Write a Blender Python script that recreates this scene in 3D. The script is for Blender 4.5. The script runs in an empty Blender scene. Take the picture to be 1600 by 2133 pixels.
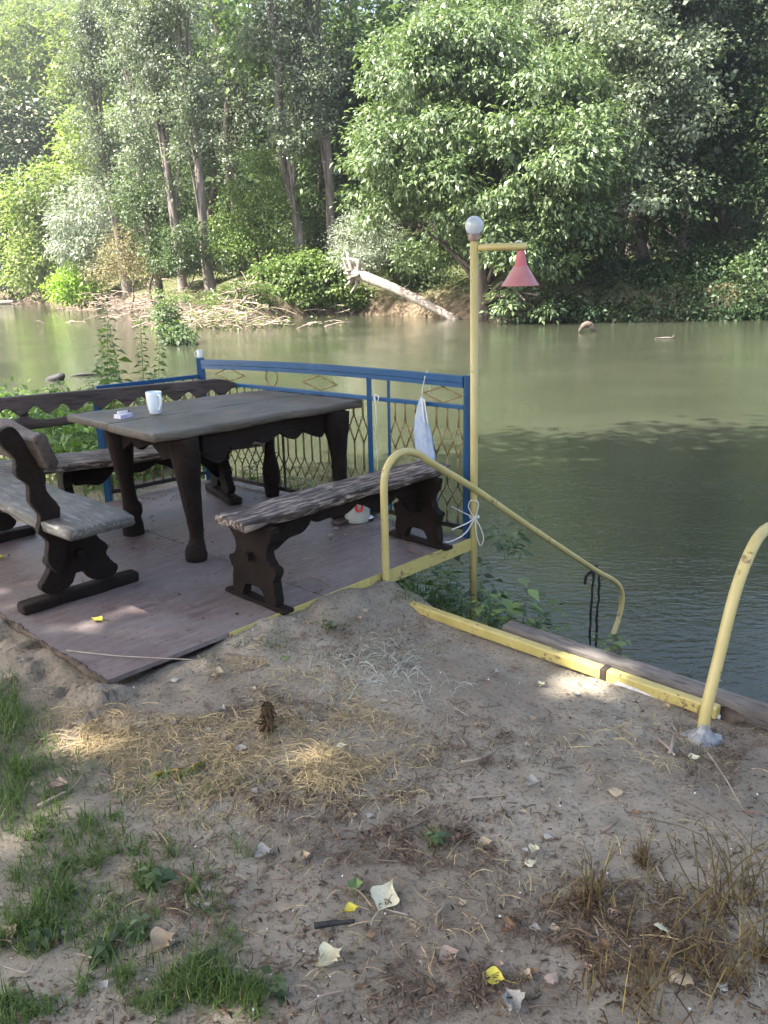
import bpy, bmesh, math, random
import numpy as np
from mathutils import Matrix, Vector
random.seed(7)
RNG = np.random.default_rng(11)
SC = bpy.context.scene
COL = SC.collection
R = math.radians

# ------------------------------------------------------------------ camera model (survey of the place)
F_, CX, CY, H = 1700., 800., 1066.5, 1.62
_p, _r = R(16.5), R(1.3)
FW = np.array([0, math.cos(_p), -math.sin(_p)])
_rt = np.array([1., 0, 0]); _up = np.cross(_rt, FW)
RT = math.cos(_r)*_rt - math.sin(_r)*_up
UP = math.cos(_r)*_up + math.sin(_r)*_rt
EYE = np.array([0, 0, H])
def ray(x, y): return FW + RT*(x-CX)/F_ - UP*(y-CY)/F_
def gp(x, y, z=0.):
    d = ray(x, y); return EYE + d*((z-H)/d[2])
def at(x, y, Y):
    d = ray(x, y); return EYE + d*(Y/d[1])
# deck frame
O = np.array([-1.167, 3.07, 0.]); ANG = 46.
U = np.array([math.cos(R(ANG)), math.sin(R(ANG)), 0]); V = np.array([-math.sin(R(ANG)), math.cos(R(ANG)), 0])
def W(u, v, z=0.): return O + u*U + v*V + np.array([0, 0, z])
WATER = -1.3
_sd = np.array([-.93, -.30, 0]); _sd /= np.linalg.norm(_sd); SUNV = _sd*math.cos(R(52))+np.array([0, 0, math.sin(R(52))])

# ------------------------------------------------------------------ noise
_T = np.random.default_rng(3).random((256, 256))
def vn(x, y, s=0):
    x = np.asarray(x, float) + s*17.3; y = np.asarray(y, float) + s*7.7
    xi = np.floor(x).astype(int); yi = np.floor(y).astype(int)
    fx = x-xi; fy = y-yi; fx = fx*fx*(3-2*fx); fy = fy*fy*(3-2*fy)
    a = _T[xi & 255, yi & 255]; b = _T[(xi+1) & 255, yi & 255]; c = _T[xi & 255, (yi+1) & 255]; d = _T[(xi+1) & 255, (yi+1) & 255]
    return (a*(1-fx)+b*fx)*(1-fy)+(c*(1-fx)+d*fx)*fy - .5
def fbm(x, y, s=0, o=4):
    t = 0; a = 1.
    for i in range(o):
        t = t + a*vn(np.asarray(x)*2**i, np.asarray(y)*2**i, s+i); a *= .5
    return t

# ------------------------------------------------------------------ mesh helpers
class MB:
    def __init__(s): s.v = []; s.f = []
    def add(s, verts, faces):
        o = len(s.v); s.v += [tuple(map(float, p)) for p in verts]; s.f += [tuple(i+o for i in f) for f in faces]; return s
    def box(s, x0, x1, y0, y1, z0, z1):
        return s.add([(x0,y0,z0),(x1,y0,z0),(x1,y1,z0),(x0,y1,z0),(x0,y0,z1),(x1,y0,z1),(x1,y1,z1),(x0,y1,z1)],
                     [(3,2,1,0),(4,5,6,7),(0,1,5,4),(1,2,6,5),(2,3,7,6),(3,0,4,7)])
    def bar(s, a, b, w, h):
        """rectangular bar from a to b, width w (horizontal), height h"""
        a = np.array(a, float); b = np.array(b, float); d = b-a; d /= np.linalg.norm(d)
        up = np.array([0, 0, 1.]) if abs(d[2]) < .9 else np.array([1., 0, 0])
        sd = np.cross(d, up); sd /= np.linalg.norm(sd); up = np.cross(sd, d)
        P = [a+sd*i*w/2+up*j*h/2 for i, j in ((-1,-1),(1,-1),(1,1),(-1,1))] + [b+sd*i*w/2+up*j*h/2 for i, j in ((-1,-1),(1,-1),(1,1),(-1,1))]
        return s.add(P, [(3,2,1,0),(4,5,6,7),(0,1,5,4),(1,2,6,5),(2,3,7,6),(3,0,4,7)])
    def tube(s, pts, rad, n=8, cap=True, flat=None, noise=0., seed=0):
        pts = np.array(pts, float); m = len(pts)
        rad = np.full(m, rad) if np.isscalar(rad) else np.array(rad, float)
        t = np.gradient(pts, axis=0); t /= np.linalg.norm(t, axis=1)[:, None]+1e-12
        nrm = np.cross(t[0], [0, 0, 1.]); 
        if np.linalg.norm(nrm) < 1e-3: nrm = np.array([1., 0, 0])
        nrm /= np.linalg.norm(nrm)
        vs = []
        rg = np.random.default_rng(seed)
        for i in range(m):
            nrm = nrm - t[i]*(nrm@t[i]); nrm /= np.linalg.norm(nrm)+1e-12
            b = np.cross(t[i], nrm)
            for k in range(n):
                a = 2*math.pi*k/n
                q = 1 + (noise*(rg.random()-.5)*2 if noise else 0)
                vs.append(pts[i]+rad[i]*q*(nrm*math.cos(a)+b*math.sin(a)*(flat or 1)))
        fs = [(i*n+k, i*n+(k+1) % n, (i+1)*n+(k+1) % n, (i+1)*n+k) for i in range(m-1) for k in range(n)]
        if cap: fs += [tuple(range(n-1, -1, -1)), tuple((m-1)*n+k for k in range(n))]
        return s.add(vs, fs)
    def prism(s, outline, fn, t0, t1):
        """closed 2-D outline (a,b) extruded from t0 to t1; fn maps (a,b,t) to a point"""
        n = len(outline)
        vs = [fn(a, b, t0) for a, b in outline]+[fn(a, b, t1) for a, b in outline]
        fs = [tuple(range(n-1, -1, -1)), tuple(range(n, 2*n))]+[(i, (i+1) % n, n+(i+1) % n, n+i) for i in range(n)]
        return s.add(vs, fs)
    def lathe(s, prof, n=24, c=(0,0,0)):
        m = len(prof); vs = []
        for r, z in prof:
            for k in range(n):
                a = 2*math.pi*k/n; vs.append((c[0]+r*math.cos(a), c[1]+r*math.sin(a), c[2]+z))
        return s.add(vs, [(i*n+k, i*n+(k+1) % n, (i+1)*n+(k+1) % n, (i+1)*n+k) for i in range(m-1) for k in range(n)])
    def plank(s, x0, x1, ya, yb, z0, z1, n=36, r=.015, seed=0, rough=.004, endr=.012):
        """live-edged board: cross sections along x; ya,yb,z0,z1 may be functions of x"""
        f = lambda q, x: q(x) if callable(q) else q
        rg = np.random.default_rng(seed)
        xs = np.linspace(x0, x1, n); xs = np.concatenate([[x0-endr], xs, [x1+endr]])
        vs = []; k = 0
        for j, x in enumerate(xs):
            xx = min(max(x, x0), x1); a, b, c, d = f(ya, xx), f(yb, xx), f(z0, xx), f(z1, xx)
            ins = endr*.8 if j in (0, len(xs)-1) else 0
            a += ins; b -= ins; c += ins*.6; d -= ins*.6
            sec = []
            ny = 7
            for q in range(4):  # corners rounded with 3 points
                cy, cz, a0 = ((a+r, c+r, 180), (b-r, c+r, 270), (b-r, d-r, 0), (a+r, d-r, 90))[q]
                for w in (0, 45, 90): sec.append((cy+r*math.cos(R(a0+w)), cz+r*math.sin(R(a0+w))))
                nxt = ((b-r, c), (b, d-r), (a+r, d), (a, c+r))[q]
                lastp = sec[-1]
                for w in range(1, ny if q % 2 == 0 else 2):
                    t = w/(ny if q % 2 == 0 else 2); sec.append((lastp[0]+(nxt[0]-lastp[0])*t, lastp[1]+(nxt[1]-lastp[1])*t))
            k = len(sec)
            for i, (y, z) in enumerate(sec):
                e = rough*(vn(x*9+i*.37, i*1.7+seed*3.1, seed)+vn(x*31, i*2.3, seed+2)*.5)*2
                vs.append((x, y+e, z+e*.8))
        m = len(xs)
        fs = [(i*k+q, (i+1)*k+q, (i+1)*k+(q+1) % k, i*k+(q+1) % k) for i in range(m-1) for q in range(k)]
        fs += [tuple(range(k)), tuple((m-1)*k+q for q in range(k-1, -1, -1))]
        return s.add(vs, fs)
    def build(s, name, m, parent=None, smooth=False, bevel=0.):
        me = bpy.data.meshes.new(name); me.from_pydata(s.v, [], s.f); me.update()
        return link(name, me, m, parent, smooth, bevel)

def link(name, me, m, parent=None, smooth=False, bevel=0.):
    if me.materials.__len__() == 0 and m is not None: me.materials.append(m)
    bm = bmesh.new(); bm.from_mesh(me)
    if len(bm.faces) < 60000: bmesh.ops.recalc_face_normals(bm, faces=bm.faces) if not smooth == 'leaf' else None
    bm.to_mesh(me); bm.free()
    if smooth is True: me.polygons.foreach_set('use_smooth', [True]*len(me.polygons))
    o = bpy.data.objects.new(name, me); COL.objects.link(o)
    if parent is not None: o.parent = parent
    if bevel:
        b = o.modifiers.new('bevel', 'BEVEL'); b.width = bevel; b.segments = 2; b.limit_method = 'ANGLE'; b.angle_limit = R(40)
    if smooth == 'auto':
        me.polygons.foreach_set('use_smooth', [True]*len(me.polygons))
        try: me.set_sharp_from_angle(angle=R(38))
        except Exception: pass
    return o
def tag(o, label=None, cat=None, group=None, kind=None):
    if label: o['label'] = label
    if cat: o['category'] = cat
    if group: o['group'] = group
    if kind: o['kind'] = kind
    return o
def thing(name, label, cat, loc=(0,0,0), rz=0., group=None):
    o = bpy.data.objects.new(name, None); COL.objects.link(o); o.empty_display_size = .1
    o.location = tuple(map(float, loc)); o.rotation_euler = (0, 0, rz)
    return tag(o, label, cat, group)
def dup(o, loc, rz=0., sc=1., label=None, group=None, rot=None):
    r = o.copy(); COL.objects.link(r); r.location = tuple(map(float, loc)); r.rotation_euler = rot or (0, 0, rz)
    r.scale = (sc, sc, sc) if np.isscalar(sc) else sc
    if label: r['label'] = label
    if group: r['group'] = group
    for ch in list(o.children):
        c = ch.copy(); COL.objects.link(c); c.parent = r
        for g in list(ch.children):
            d = g.copy(); COL.objects.link(d); d.parent = c
    return r
def cr(pts, per=6, closed=False):
    """Catmull-Rom through points"""
    P = [np.array(p, float) for p in pts]; n = len(P); out = []
    rng = range(n) if closed else range(n-1)
    for i in rng:
        p0 = P[(i-1) % n] if (closed or i > 0) else P[0]; p1 = P[i]; p2 = P[(i+1) % n]; p3 = P[(i+2) % n] if (closed or i+2 < n) else P[n-1]
        for k in range(per):
            t = k/per
            out.append(.5*((2*p1)+(-p0+p2)*t+(2*p0-5*p1+4*p2-p3)*t*t+(-p0+3*p1-3*p2+p3)*t**3))
    if not closed: out.append(P[-1])
    return out

# leaves by numpy: rhombus quads
def leaf_mesh(name, P, D, N, L, Wd, m, fold=.18):
    n = len(P)
    D = D/np.linalg.norm(D, axis=1)[:, None]
    S = np.cross(D, N); S /= np.linalg.norm(S, axis=1)[:, None]+1e-9
    N = np.cross(S, D)
    L = np.broadcast_to(L, (n,))[:, None]; Wd = np.broadcast_to(Wd, (n,))[:, None]
    v = np.empty((n, 4, 3), np.float32)
    v[:, 0] = P; v[:, 1] = P+D*L*.42+S*Wd*.5+N*Wd*fold; v[:, 2] = P+D*L-N*L*.12; v[:, 3] = P+D*L*.42-S*Wd*.5+N*Wd*fold
    return raw_mesh(name, v.reshape(-1, 3), 4, m)
def raw_mesh(name, v, k, m):
    me = bpy.data.meshes.new(name); nv = len(v); nf = nv//k
    me.vertices.add(nv); me.vertices.foreach_set('co', np.ascontiguousarray(v, np.float32).ravel())
    me.loops.add(nv); me.loops.foreach_set('vertex_index', np.arange(nv, dtype=np.int32))
    me.polygons.add(nf); me.polygons.foreach_set('loop_start', np.arange(0, nv, k, dtype=np.int32)); me.polygons.foreach_set('loop_total', np.full(nf, k, np.int32))
    me.update(calc_edges=True); me.materials.append(m); return me
def obj(name, me, parent=None):
    o = bpy.data.objects.new(name, me); COL.objects.link(o)
    if parent is not None: o.parent = parent
    return o
def blades(name, P, h, w, m, lean=.5, seed=0, seg=3, az=None):
    """grass blades / straws: curved ribbons as quads; P bases"""
    rg = np.random.default_rng(seed); n = len(P)
    h = np.broadcast_to(h, (n,)); w = np.broadcast_to(w, (n,)); lean = np.broadcast_to(lean, (n,))
    a = rg.random(n)*6.283 if az is None else az; d = np.stack([np.cos(a), np.sin(a), 0*a], 1); s = np.stack([-np.sin(a), np.cos(a), 0*a], 1)
    tilt = rg.random(n)*lean
    pts = []
    for i in range(seg+1):
        t = i/seg; ang = tilt*(.35+t*1.1)
        pts.append((np.sin(ang)*h*t, np.cos(ang)*h*t))
    quads = []
    for i in range(seg):
        def pt(j, sg):
            t = j/seg; ww = w*(1-t**1.6*.93)*.5*sg
            return P+d*pts[j][0][:, None]+np.array([0, 0, 1.])*pts[j][1][:, None]+s*ww[:, None]
        quads.append(np.stack([pt(i, -1), pt(i, 1), pt(i+1, 1), pt(i+1, -1)], 1))
    return raw_mesh(name, np.concatenate(quads, 0).reshape(-1, 3), 4, m)

# ------------------------------------------------------------------ materials
def newmat(name):
    m = bpy.data.materials.new(name); m.use_nodes = True; nt = m.node_tree; nt.nodes.clear()
    out = nt.nodes.new('ShaderNodeOutputMaterial'); return m, nt, out
def nd(nt, t, **kw):
    n = nt.nodes.new(t)
    for k, v in kw.items(): setattr(n, k, v)
    return n
def ramp(nt, stops, src):
    r = nd(nt, 'ShaderNodeValToRGB'); e = r.color_ramp.elements
    while len(e) < len(stops): e.new(.5)
    for i, (p, c) in enumerate(stops):
        e[i].position = p; e[i].color = (*c, 1) if len(c) == 3 else c
    nt.links.new(src, r.inputs[0]); return r.outputs[0]
def noise(nt, scale, det=5, vec=(1,1,1), rough=.55, coord='Object', dist=0.):
    tc = nd(nt, 'ShaderNodeTexCoord'); mp = nd(nt, 'ShaderNodeMapping'); mp.inputs['Scale'].default_value = vec
    nt.links.new(tc.outputs[coord], mp.inputs[0]); n = nd(nt, 'ShaderNodeTexNoise')
    n.inputs['Scale'].default_value = scale; n.inputs['Detail'].default_value = det; n.inputs['Roughness'].default_value = rough; n.inputs['Distortion'].default_value = dist
    nt.links.new(mp.outputs[0], n.inputs['Vector']); return n.outputs['Fac']
def mixc(nt, f, a, b, mode='MIX'):
    m = nd(nt, 'ShaderNodeMix', data_type='RGBA', blend_type=mode)
    for s, q in ((m.inputs[0], f), (m.inputs[6], a), (m.inputs[7], b)):
        if hasattr(q, 'links'): nt.links.new(q, s)
        elif isinstance(q, (int, float)): s.default_value = q
        else: s.default_value = (*q, 1)
    return m.outputs[2]
def bsdf(nt, out, col, rough=.6, spec=.4, bump=None, bstr=.3, bdist=.01, metal=0.):
    b = nd(nt, 'ShaderNodeBsdfPrincipled')
    if hasattr(col, 'links'): nt.links.new(col, b.inputs['Base Color'])
    else: b.inputs['Base Color'].default_value = (*col, 1)
    if hasattr(rough, 'links'): nt.links.new(rough, b.inputs['Roughness'])
    else: b.inputs['Roughness'].default_value = rough
    b.inputs['Specular IOR Level'].default_value = spec; b.inputs['Metallic'].default_value = metal
    if bump is not None:
        bp = nd(nt, 'ShaderNodeBump'); bp.inputs['Strength'].default_value = bstr; bp.inputs['Distance'].default_value = bdist
        nt.links.new(bump, bp.inputs['Height']); nt.links.new(bp.outputs[0], b.inputs['Normal'])
    nt.links.new(b.outputs[0], out.inputs[0]); return b
def simple(name, c1, c2, scale=12, rough=.6, spec=.4, vec=(1,1,1), bstr=.2, bdist=.005, lo=.35, hi=.65, det=5):
    m, nt, out = newmat(name); n = noise(nt, scale, det, vec)
    bsdf(nt, out, ramp(nt, [(lo, c1), (hi, c2)], n), rough, spec, n, bstr, bdist); return m
def leafmat(name, dark, light, rough=.45, trans=.35, tcol=None, spec=.35):
    m, nt, out = newmat(name); g = nd(nt, 'ShaderNodeNewGeometry')
    c = ramp(nt, [(0., dark), (.6, light), (1., tuple(min(1, x*1.25) for x in light))], g.outputs['Random Per Island'])
    oi = nd(nt, 'ShaderNodeObjectInfo'); hs = nd(nt, 'ShaderNodeHueSaturation')
    mr = nd(nt, 'ShaderNodeMapRange'); mr.inputs[3].default_value = .8; mr.inputs[4].default_value = 1.2
    nt.links.new(oi.outputs['Random'], mr.inputs[0]); nt.links.new(mr.outputs[0], hs.inputs['Value']); nt.links.new(c, hs.inputs['Color'])
    c = hs.outputs[0]
    b = nd(nt, 'ShaderNodeBsdfPrincipled'); nt.links.new(c, b.inputs['Base Color']); b.inputs['Roughness'].default_value = rough; b.inputs['Specular IOR Level'].default_value = spec
    t = nd(nt, 'ShaderNodeBsdfTranslucent')
    nt.links.new(mixc(nt, 1., c, tcol or (1.3, 1.4, .75), 'MULTIPLY'), t.inputs[0])
    mx = nd(nt, 'ShaderNodeMixShader'); mx.inputs[0].default_value = trans
    nt.links.new(b.outputs[0], mx.inputs[1]); nt.links.new(t.outputs[0], mx.inputs[2]); nt.links.new(mx.outputs[0], out.inputs[0]); return m

def woodmat(name, dark, mid, pale, palepos=.66, rough=.55, spec=.4, green=None, gscale=3):
    m, nt, out = newmat(name)
    g = noise(nt, 6, 8, (1.2, 9, 9), .65, dist=.4); fine = noise(nt, 30, 4, (.6, 9, 9), .6); blot = noise(nt, 3.5, 4)
    c = ramp(nt, [(.36, dark), (.48, mid), (palepos, tuple(x*1.15 for x in mid)), (min(.98, palepos+.07), pale)], g)
    c = mixc(nt, ramp(nt, [(.36, (.9,.9,.9)), (.41, (0,0,0))], noise(nt, 9, 5, (.35, 7, 7), .6, dist=.8)), c, tuple(x*.35 for x in dark))
    c = mixc(nt, ramp(nt, [(.35, (0,0,0)), (.7, (.75,.75,.75))], blot), c, tuple(x*.55 for x in dark))
    if green: c = mixc(nt, ramp(nt, [(.4, (0,0,0)), (.65, (.7,.7,.7))], noise(nt, gscale, 4)), c, green)
    hsum = nd(nt, 'ShaderNodeMath', operation='ADD'); nt.links.new(g, hsum.inputs[0]); nt.links.new(fine, hsum.inputs[1])
    rr = nd(nt, 'ShaderNodeMapRange'); rr.inputs[3].default_value = rough-.15; rr.inputs[4].default_value = rough+.2; nt.links.new(blot, rr.inputs[0])
    bsdf(nt, out, c, rr.outputs[0], spec, hsum.outputs[0], .8, .009); return m
M = {}
M['oldwood'] = woodmat('old_dark_wood', (.007,.0038,.0024), (.019,.0105,.0068), (.05,.033,.023), .66, .6, .18)
M['seatwood'] = woodmat('weathered_seat_wood', (.024,.014,.010), (.072,.045,.033), (.40,.33,.27), .50, .5)
M['topwood'] = woodmat('table_top_wood', (.055,.039,.026), (.135,.102,.073), (.24,.19,.14), .6, .36, .5, green=(.088,.08,.056))
M['greyseat'] = woodmat('worn_grey_painted_wood', (.035,.028,.024), (.095,.082,.074), (.34,.32,.305), .55, .40, .5, green=(.085,.09,.065))
M['backwood'] = woodmat('backrest_wood', (.034,.022,.017), (.085,.060,.048), (.19,.145,.12), .66, .5)
def painted(name, c1, c2, rust, rlo=.62, rough=.4, sc=9):
    m, nt, out = newmat(name); a = noise(nt, sc, 6); b = noise(nt, 38, 5, rough=.7)
    c = ramp(nt, [(.3, c1), (.7, c2)], a); s = nd(nt, 'ShaderNodeMath', operation='MULTIPLY'); nt.links.new(a, s.inputs[0]); nt.links.new(b, s.inputs[1])
    k = ramp(nt, [(rlo*.5, (0,0,0)), (rlo*.5+.06, (1,1,1))], s.outputs[0])
    c = mixc(nt, k, c, rust); bsdf(nt, out, c, rough, .45, k, -.15, .002); return m
M['yellow'] = painted('yellow_pipe_paint', (.41,.335,.125), (.51,.425,.18), (.17,.11,.055), .66, .35, 5)
M['yellowrust'] = painted('yellow_flaking_paint', (.36,.29,.09), (.48,.395,.14), (.15,.10,.05), .62, .45)
M['blue'] = painted('blue_rail_paint', (.009,.058,.145), (.013,.075,.185), (.05,.05,.06), .74, .35)
M['gold'] = painted('old_gold_rod_paint', (.20,.14,.045), (.29,.215,.075), (.09,.045,.02), .60, .45)
M['darkmetal'] = simple('dark_rusty_metal', (.02,.016,.014), (.05,.035,.025), 20, .6)
M['red'] = simple('faded_red_paint', (.36,.085,.09), (.46,.13,.135), 14, .45)
M['pink'] = simple('faded_pink_red_enamel', (.36,.145,.145), (.43,.20,.195), 9, .4)
M['white'] = simple('white_plastic', (.62,.62,.60), (.72,.72,.70), 20, .4, bstr=.02)
M['ceramic'] = simple('white_glazed_ceramic', (.66,.73,.76), (.70,.77,.79), 6, .14, .5, bstr=0.)
M['paperwhite'] = simple('white_card', (.62,.60,.66), (.74,.72,.76), 40, .5, bstr=.02)
M['lilac'] = simple('violet_print', (.36,.33,.50), (.48,.44,.6), 90, .5, bstr=.02)
M['cord'] = simple('white_cord', (.55,.54,.50), (.70,.69,.64), 60, .8)
M['blackcord'] = simple('dark_wet_rope', (.012,.012,.012), (.03,.028,.026), 80, .7, bstr=.8)
M['bagplastic'] = simple('grey_plastic_wrap', (.15,.15,.15), (.30,.30,.30), 25, .35, .5, bstr=.6)
M['jug'] = simple('cloudy_plastic', (.40,.41,.36), (.52,.53,.47), 8, .35, .5, bstr=.05)
M['brightred'] = simple('red_plastic', (.55,.03,.03), (.62,.05,.05), 8, .35, bstr=0.)
M['pipewhite'] = simple('white_scuffed_pipe', (.42,.41,.40), (.66,.65,.64), 30, .4)
M['timber'] = woodmat('grey_kerb_timber', (.11,.095,.083), (.21,.185,.165), (.32,.29,.26), .6, .75)
M['bark'] = simple('grey_bark', (.10,.085,.075), (.24,.205,.18), 3.5, .9, .2, (1,1,.25), .8, .08)
M['bark2'] = simple('brown_bark', (.06,.047,.038), (.15,.12,.10), 4, .9, .2, (1,1,.3), .8, .08)
M['deadwood'] = simple('bleached_dead_wood', (.20,.165,.135), (.38,.33,.28), 4, .8, .3, (.4,2,2), .5, .04)
M['stick'] = simple('dry_twig', (.10,.07,.05), (.22,.165,.12), 20, .85)
M['palestick'] = simple('bleached_stick', (.20,.15,.115), (.40,.32,.26), 5, .85)
M['straw'] = leafmat('dry_straw', (.20,.150,.078), (.41,.32,.175), .6, .15, (1.1,1.,.7))
M['paleStraw'] = leafmat('pale_grey_straw', (.19,.19,.155), (.32,.325,.27), .6, .1, (1,1,.9))
M['grass'] = leafmat('grass_blade', (.03,.06,.014), (.10,.15,.04), .5, .3)
M['litter'] = leafmat('dark_leaf_crumbs', (.032,.021,.014), (.17,.115,.075), .8, .05, (1,.9,.7))
M['fluff'] = simple('white_seed_fluff', (.6,.6,.58), (.8,.8,.78), 50, .9, bstr=0)
M['weed'] = leafmat('dead_brown_weed', (.035,.020,.010), (.10,.06,.025), .7, .15, (1,.9,.6))
M['weedstraw'] = leafmat('yellowish_dead_stems', (.14,.105,.03), (.30,.23,.065), .6, .15, (1,1,.6))
M['leaf_walnut'] = leafmat('walnut_leaf', (.058,.098,.040), (.165,.225,.105), .4, .25, None, .5)
M['leaf_poplar'] = leafmat('poplar_leaf', (.08,.11,.066), (.21,.245,.17), .42, .28, (1.3,1.4,.9), .5)
M['leaf_acacia'] = leafmat('acacia_leaf', (.11,.15,.05), (.21,.26,.095), .5, .4)
M['leaf_silver'] = leafmat('silver_willow_leaf', (.17,.20,.14), (.34,.38,.29), .45, .25, (1.2,1.25,1))
M['leaf_shade'] = leafmat('shade_darkened_leaf', (.015,.030,.013), (.042,.066,.026), .42, .2)  # alder leaf darkened so the right bank's shade sits in its colour
M['leaf_dark'] = leafmat('dark_green_shaded_leaf', (.014,.032,.012), (.036,.066,.024), .5, .2)  # dark foliage, lowered further so the right bank's deep shade is painted in
M['leaf_mid'] = leafmat('mid_green_leaf', (.045,.075,.034), (.10,.145,.065), .42, .32)
M['leaf_lime'] = leafmat('bright_shrub_leaf', (.13,.21,.03), (.23,.34,.06), .45, .42)
M['leaf_knot'] = leafmat('broad_bank_leaf', (.075,.12,.035), (.16,.225,.075), .4, .35)
M['leaf_brush'] = leafmat('thin_brown_scrub_leaf', (.13,.12,.06), (.24,.21,.11), .6, .25, (1.1,1.1,.8))
M['leaf_cream'] = leafmat('cream_blossom', (.40,.38,.24), (.58,.55,.38), .6, .2, (1.1,1.1,.9))
M['leaf_plant'] = leafmat('nettle_leaf', (.055,.105,.03), (.12,.19,.06), .42, .35)
M['stem'] = simple('green_stem', (.07,.11,.035), (.13,.16,.06), 10, .6)

# ground
def ground_mat():
    m, nt, out = newmat('trodden_soil')
    big = noise(nt, .9, 5); med = noise(nt, 7, 7, rough=.65); fine = noise(nt, 55, 6, rough=.75); grit = noise(nt, 160, 3, rough=.6)
    c = ramp(nt, [(.25, (.20,.172,.13)), (.45, (.30,.264,.205)), (.62, (.38,.34,.272)), (.8, (.47,.425,.345))], med)
    c = mixc(nt, ramp(nt, [(.38, (0,0,0)), (.6, (.85,.85,.85))], big), c, (.225,.183,.138))
    c = mixc(nt, ramp(nt, [(.36, (.85,.85,.85)), (.47, (0,0,0))], fine), c, (.085,.066,.052))
    c = mixc(nt, ramp(nt, [(.62, (0,0,0)), (.72, (.6,.6,.6))], grit), c, (.36,.31,.25))
    hs = nd(nt, 'ShaderNodeMath', operation='ADD'); nt.links.new(med, hs.inputs[0]); nt.links.new(fine, hs.inputs[1])
    bsdf(nt, out, c, .92, .2, hs.outputs[0], .7, .025); return m
def bank_mat():
    m, nt, out = newmat('far_bank_soil'); a = noise(nt, .35, 6); b = noise(nt, 2.5, 6)
    c = ramp(nt, [(.3, (.035,.05,.017)), (.5, (.07,.085,.032)), (.7, (.14,.11,.07))], b)
    tc = nd(nt, 'ShaderNodeTexCoord'); sx = nd(nt, 'ShaderNodeSeparateXYZ'); nt.links.new(tc.outputs['Object'], sx.inputs[0]); zz = nd(nt, 'ShaderNodeMapRange'); zz.inputs[1].default_value = -.7; zz.inputs[2].default_value = .9; zz.inputs[3].default_value = 1; zz.inputs[4].default_value = 0; nt.links.new(sx.outputs[2], zz.inputs[0])
    c = mixc(nt, zz.outputs[0], c, ramp(nt, [(.35, (.05,.037,.025)), (.68, (.20,.155,.105))], b)); bsdf(nt, out, c, .95, .1, b, .8, .3); return m
def water_mat():
    m, nt, out = newmat('murky_river_water')
    a = noise(nt, 1.3, 3, (1, 2.1, 1), .5, dist=.3); b = noise(nt, 7.5, 3, (1, 1.8, 1), .55); c = noise(nt, 24, 2)
    patch = noise(nt, .10, 4, (1, 2.5, 1)); 
    def mul(x, k):
        q = nd(nt, 'ShaderNodeMath', operation='MULTIPLY'); nt.links.new(x, q.inputs[0])
        if hasattr(k, 'links'): nt.links.new(k, q.inputs[1])
        else: q.inputs[1].default_value = k
        return q.outputs[0]
    def add(x, y):
        q = nd(nt, 'ShaderNodeMath', operation='ADD'); nt.links.new(x, q.inputs[0]); nt.links.new(y, q.inputs[1]); return q.outputs[0]
    k = nd(nt, 'ShaderNodeMapRange'); k.inputs[1].default_value = .4; k.inputs[2].default_value = .62; k.inputs[3].default_value = .35; k.inputs[4].default_value = 1.; nt.links.new(patch, k.inputs[0])
    h = mul(add(add(mul(a, .5), mul(b, .72)), mul(c, .13)), k.outputs[0])
    col = ramp(nt, [(.3, (.036,.041,.025)), (.7, (.049,.054,.035))], noise(nt, .18, 3, (1, 2, 1)))
    b_ = bsdf(nt, out, col, .045, .5, h, 1.0, .013); b_.inputs['IOR'].default_value = 1.33
    return m
def deck_mat():
    m, nt, out = newmat('worn_film_faced_plywood')
    st = noise(nt, 5, 7, (.5, 5, 1), .65, dist=.6); bl = noise(nt, 2.2, 5); sp = noise(nt, 40, 5, rough=.7); fl = noise(nt, 9, 6, (.35, 3, 1), .7)
    c = ramp(nt, [(.3, (.085,.055,.053)), (.55, (.15,.112,.107)), (.78, (.23,.19,.182))], st)
    c = mixc(nt, ramp(nt, [(.38, (0,0,0)), (.66, (.9,.9,.9))], bl), c, (.19,.165,.16))
    c = mixc(nt, ramp(nt, [(.5, (0,0,0)), (.68, (.7,.7,.7))], noise(nt, 14, 6, (.7,1.6,1), .7)), c, (.22,.195,.18))
    c = mixc(nt, ramp(nt, [(.62, (0,0,0)), (.72, (.8,.8,.8))], fl), c, (.30,.26,.23))
    c = mixc(nt, ramp(nt, [(.34, (.8,.8,.8)), (.42, (0,0,0))], sp), c, (.03,.022,.018))
    rr = nd(nt, 'ShaderNodeMapRange'); rr.inputs[3].default_value = .30; rr.inputs[4].default_value = .62; nt.links.new(bl, rr.inputs[0])
    bsdf(nt, out, c, rr.outputs[0], .5, fl, .25, .004); return m
M['ground'] = ground_mat(); M['bank'] = bank_mat(); M['water'] = water_mat(); M['deck'] = deck_mat()
M['mud'] = simple('dark_bank_mud', (.045,.032,.024), (.13,.10,.075), 9, .9, .2, bstr=.9, bdist=.03)

# ------------------------------------------------------------------ near ground
def seg_sd(px, py, poly):
    """signed distance to polyline; positive on the water side (left of travel)"""
    best = np.full(px.shape, 1e9); sg = np.ones(px.shape)
    for (x0, y0), (x1, y1) in zip(poly[:-1], poly[1:]):
        dx, dy = x1-x0, y1-y0; L2 = dx*dx+dy*dy
        t = np.clip(((px-x0)*dx+(py-y0)*dy)/L2, 0, 1)
        d = np.hypot(px-x0-t*dx, py-y0-t*dy); c = dx*(py-y0)-dy*(px-x0)
        w = d < best-1e-9; best = np.where(w, d, best); sg = np.where(w, np.sign(c), sg)
    return -best*sg
def wl(u, v): p = W(u, v); return (p[0], p[1])
EDGE = [(60, -30), (9, -2.5), (3.2, 1.6), wl(1.74, -2.1), wl(1.74, -1.0), wl(1.74, -.1), wl(1.9, .6), wl(2.2, 1.8), wl(2.5, 3.0), (-3.4, 9.2), (-7, 12.5), (-16, 17), (-70, 40)]
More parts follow.
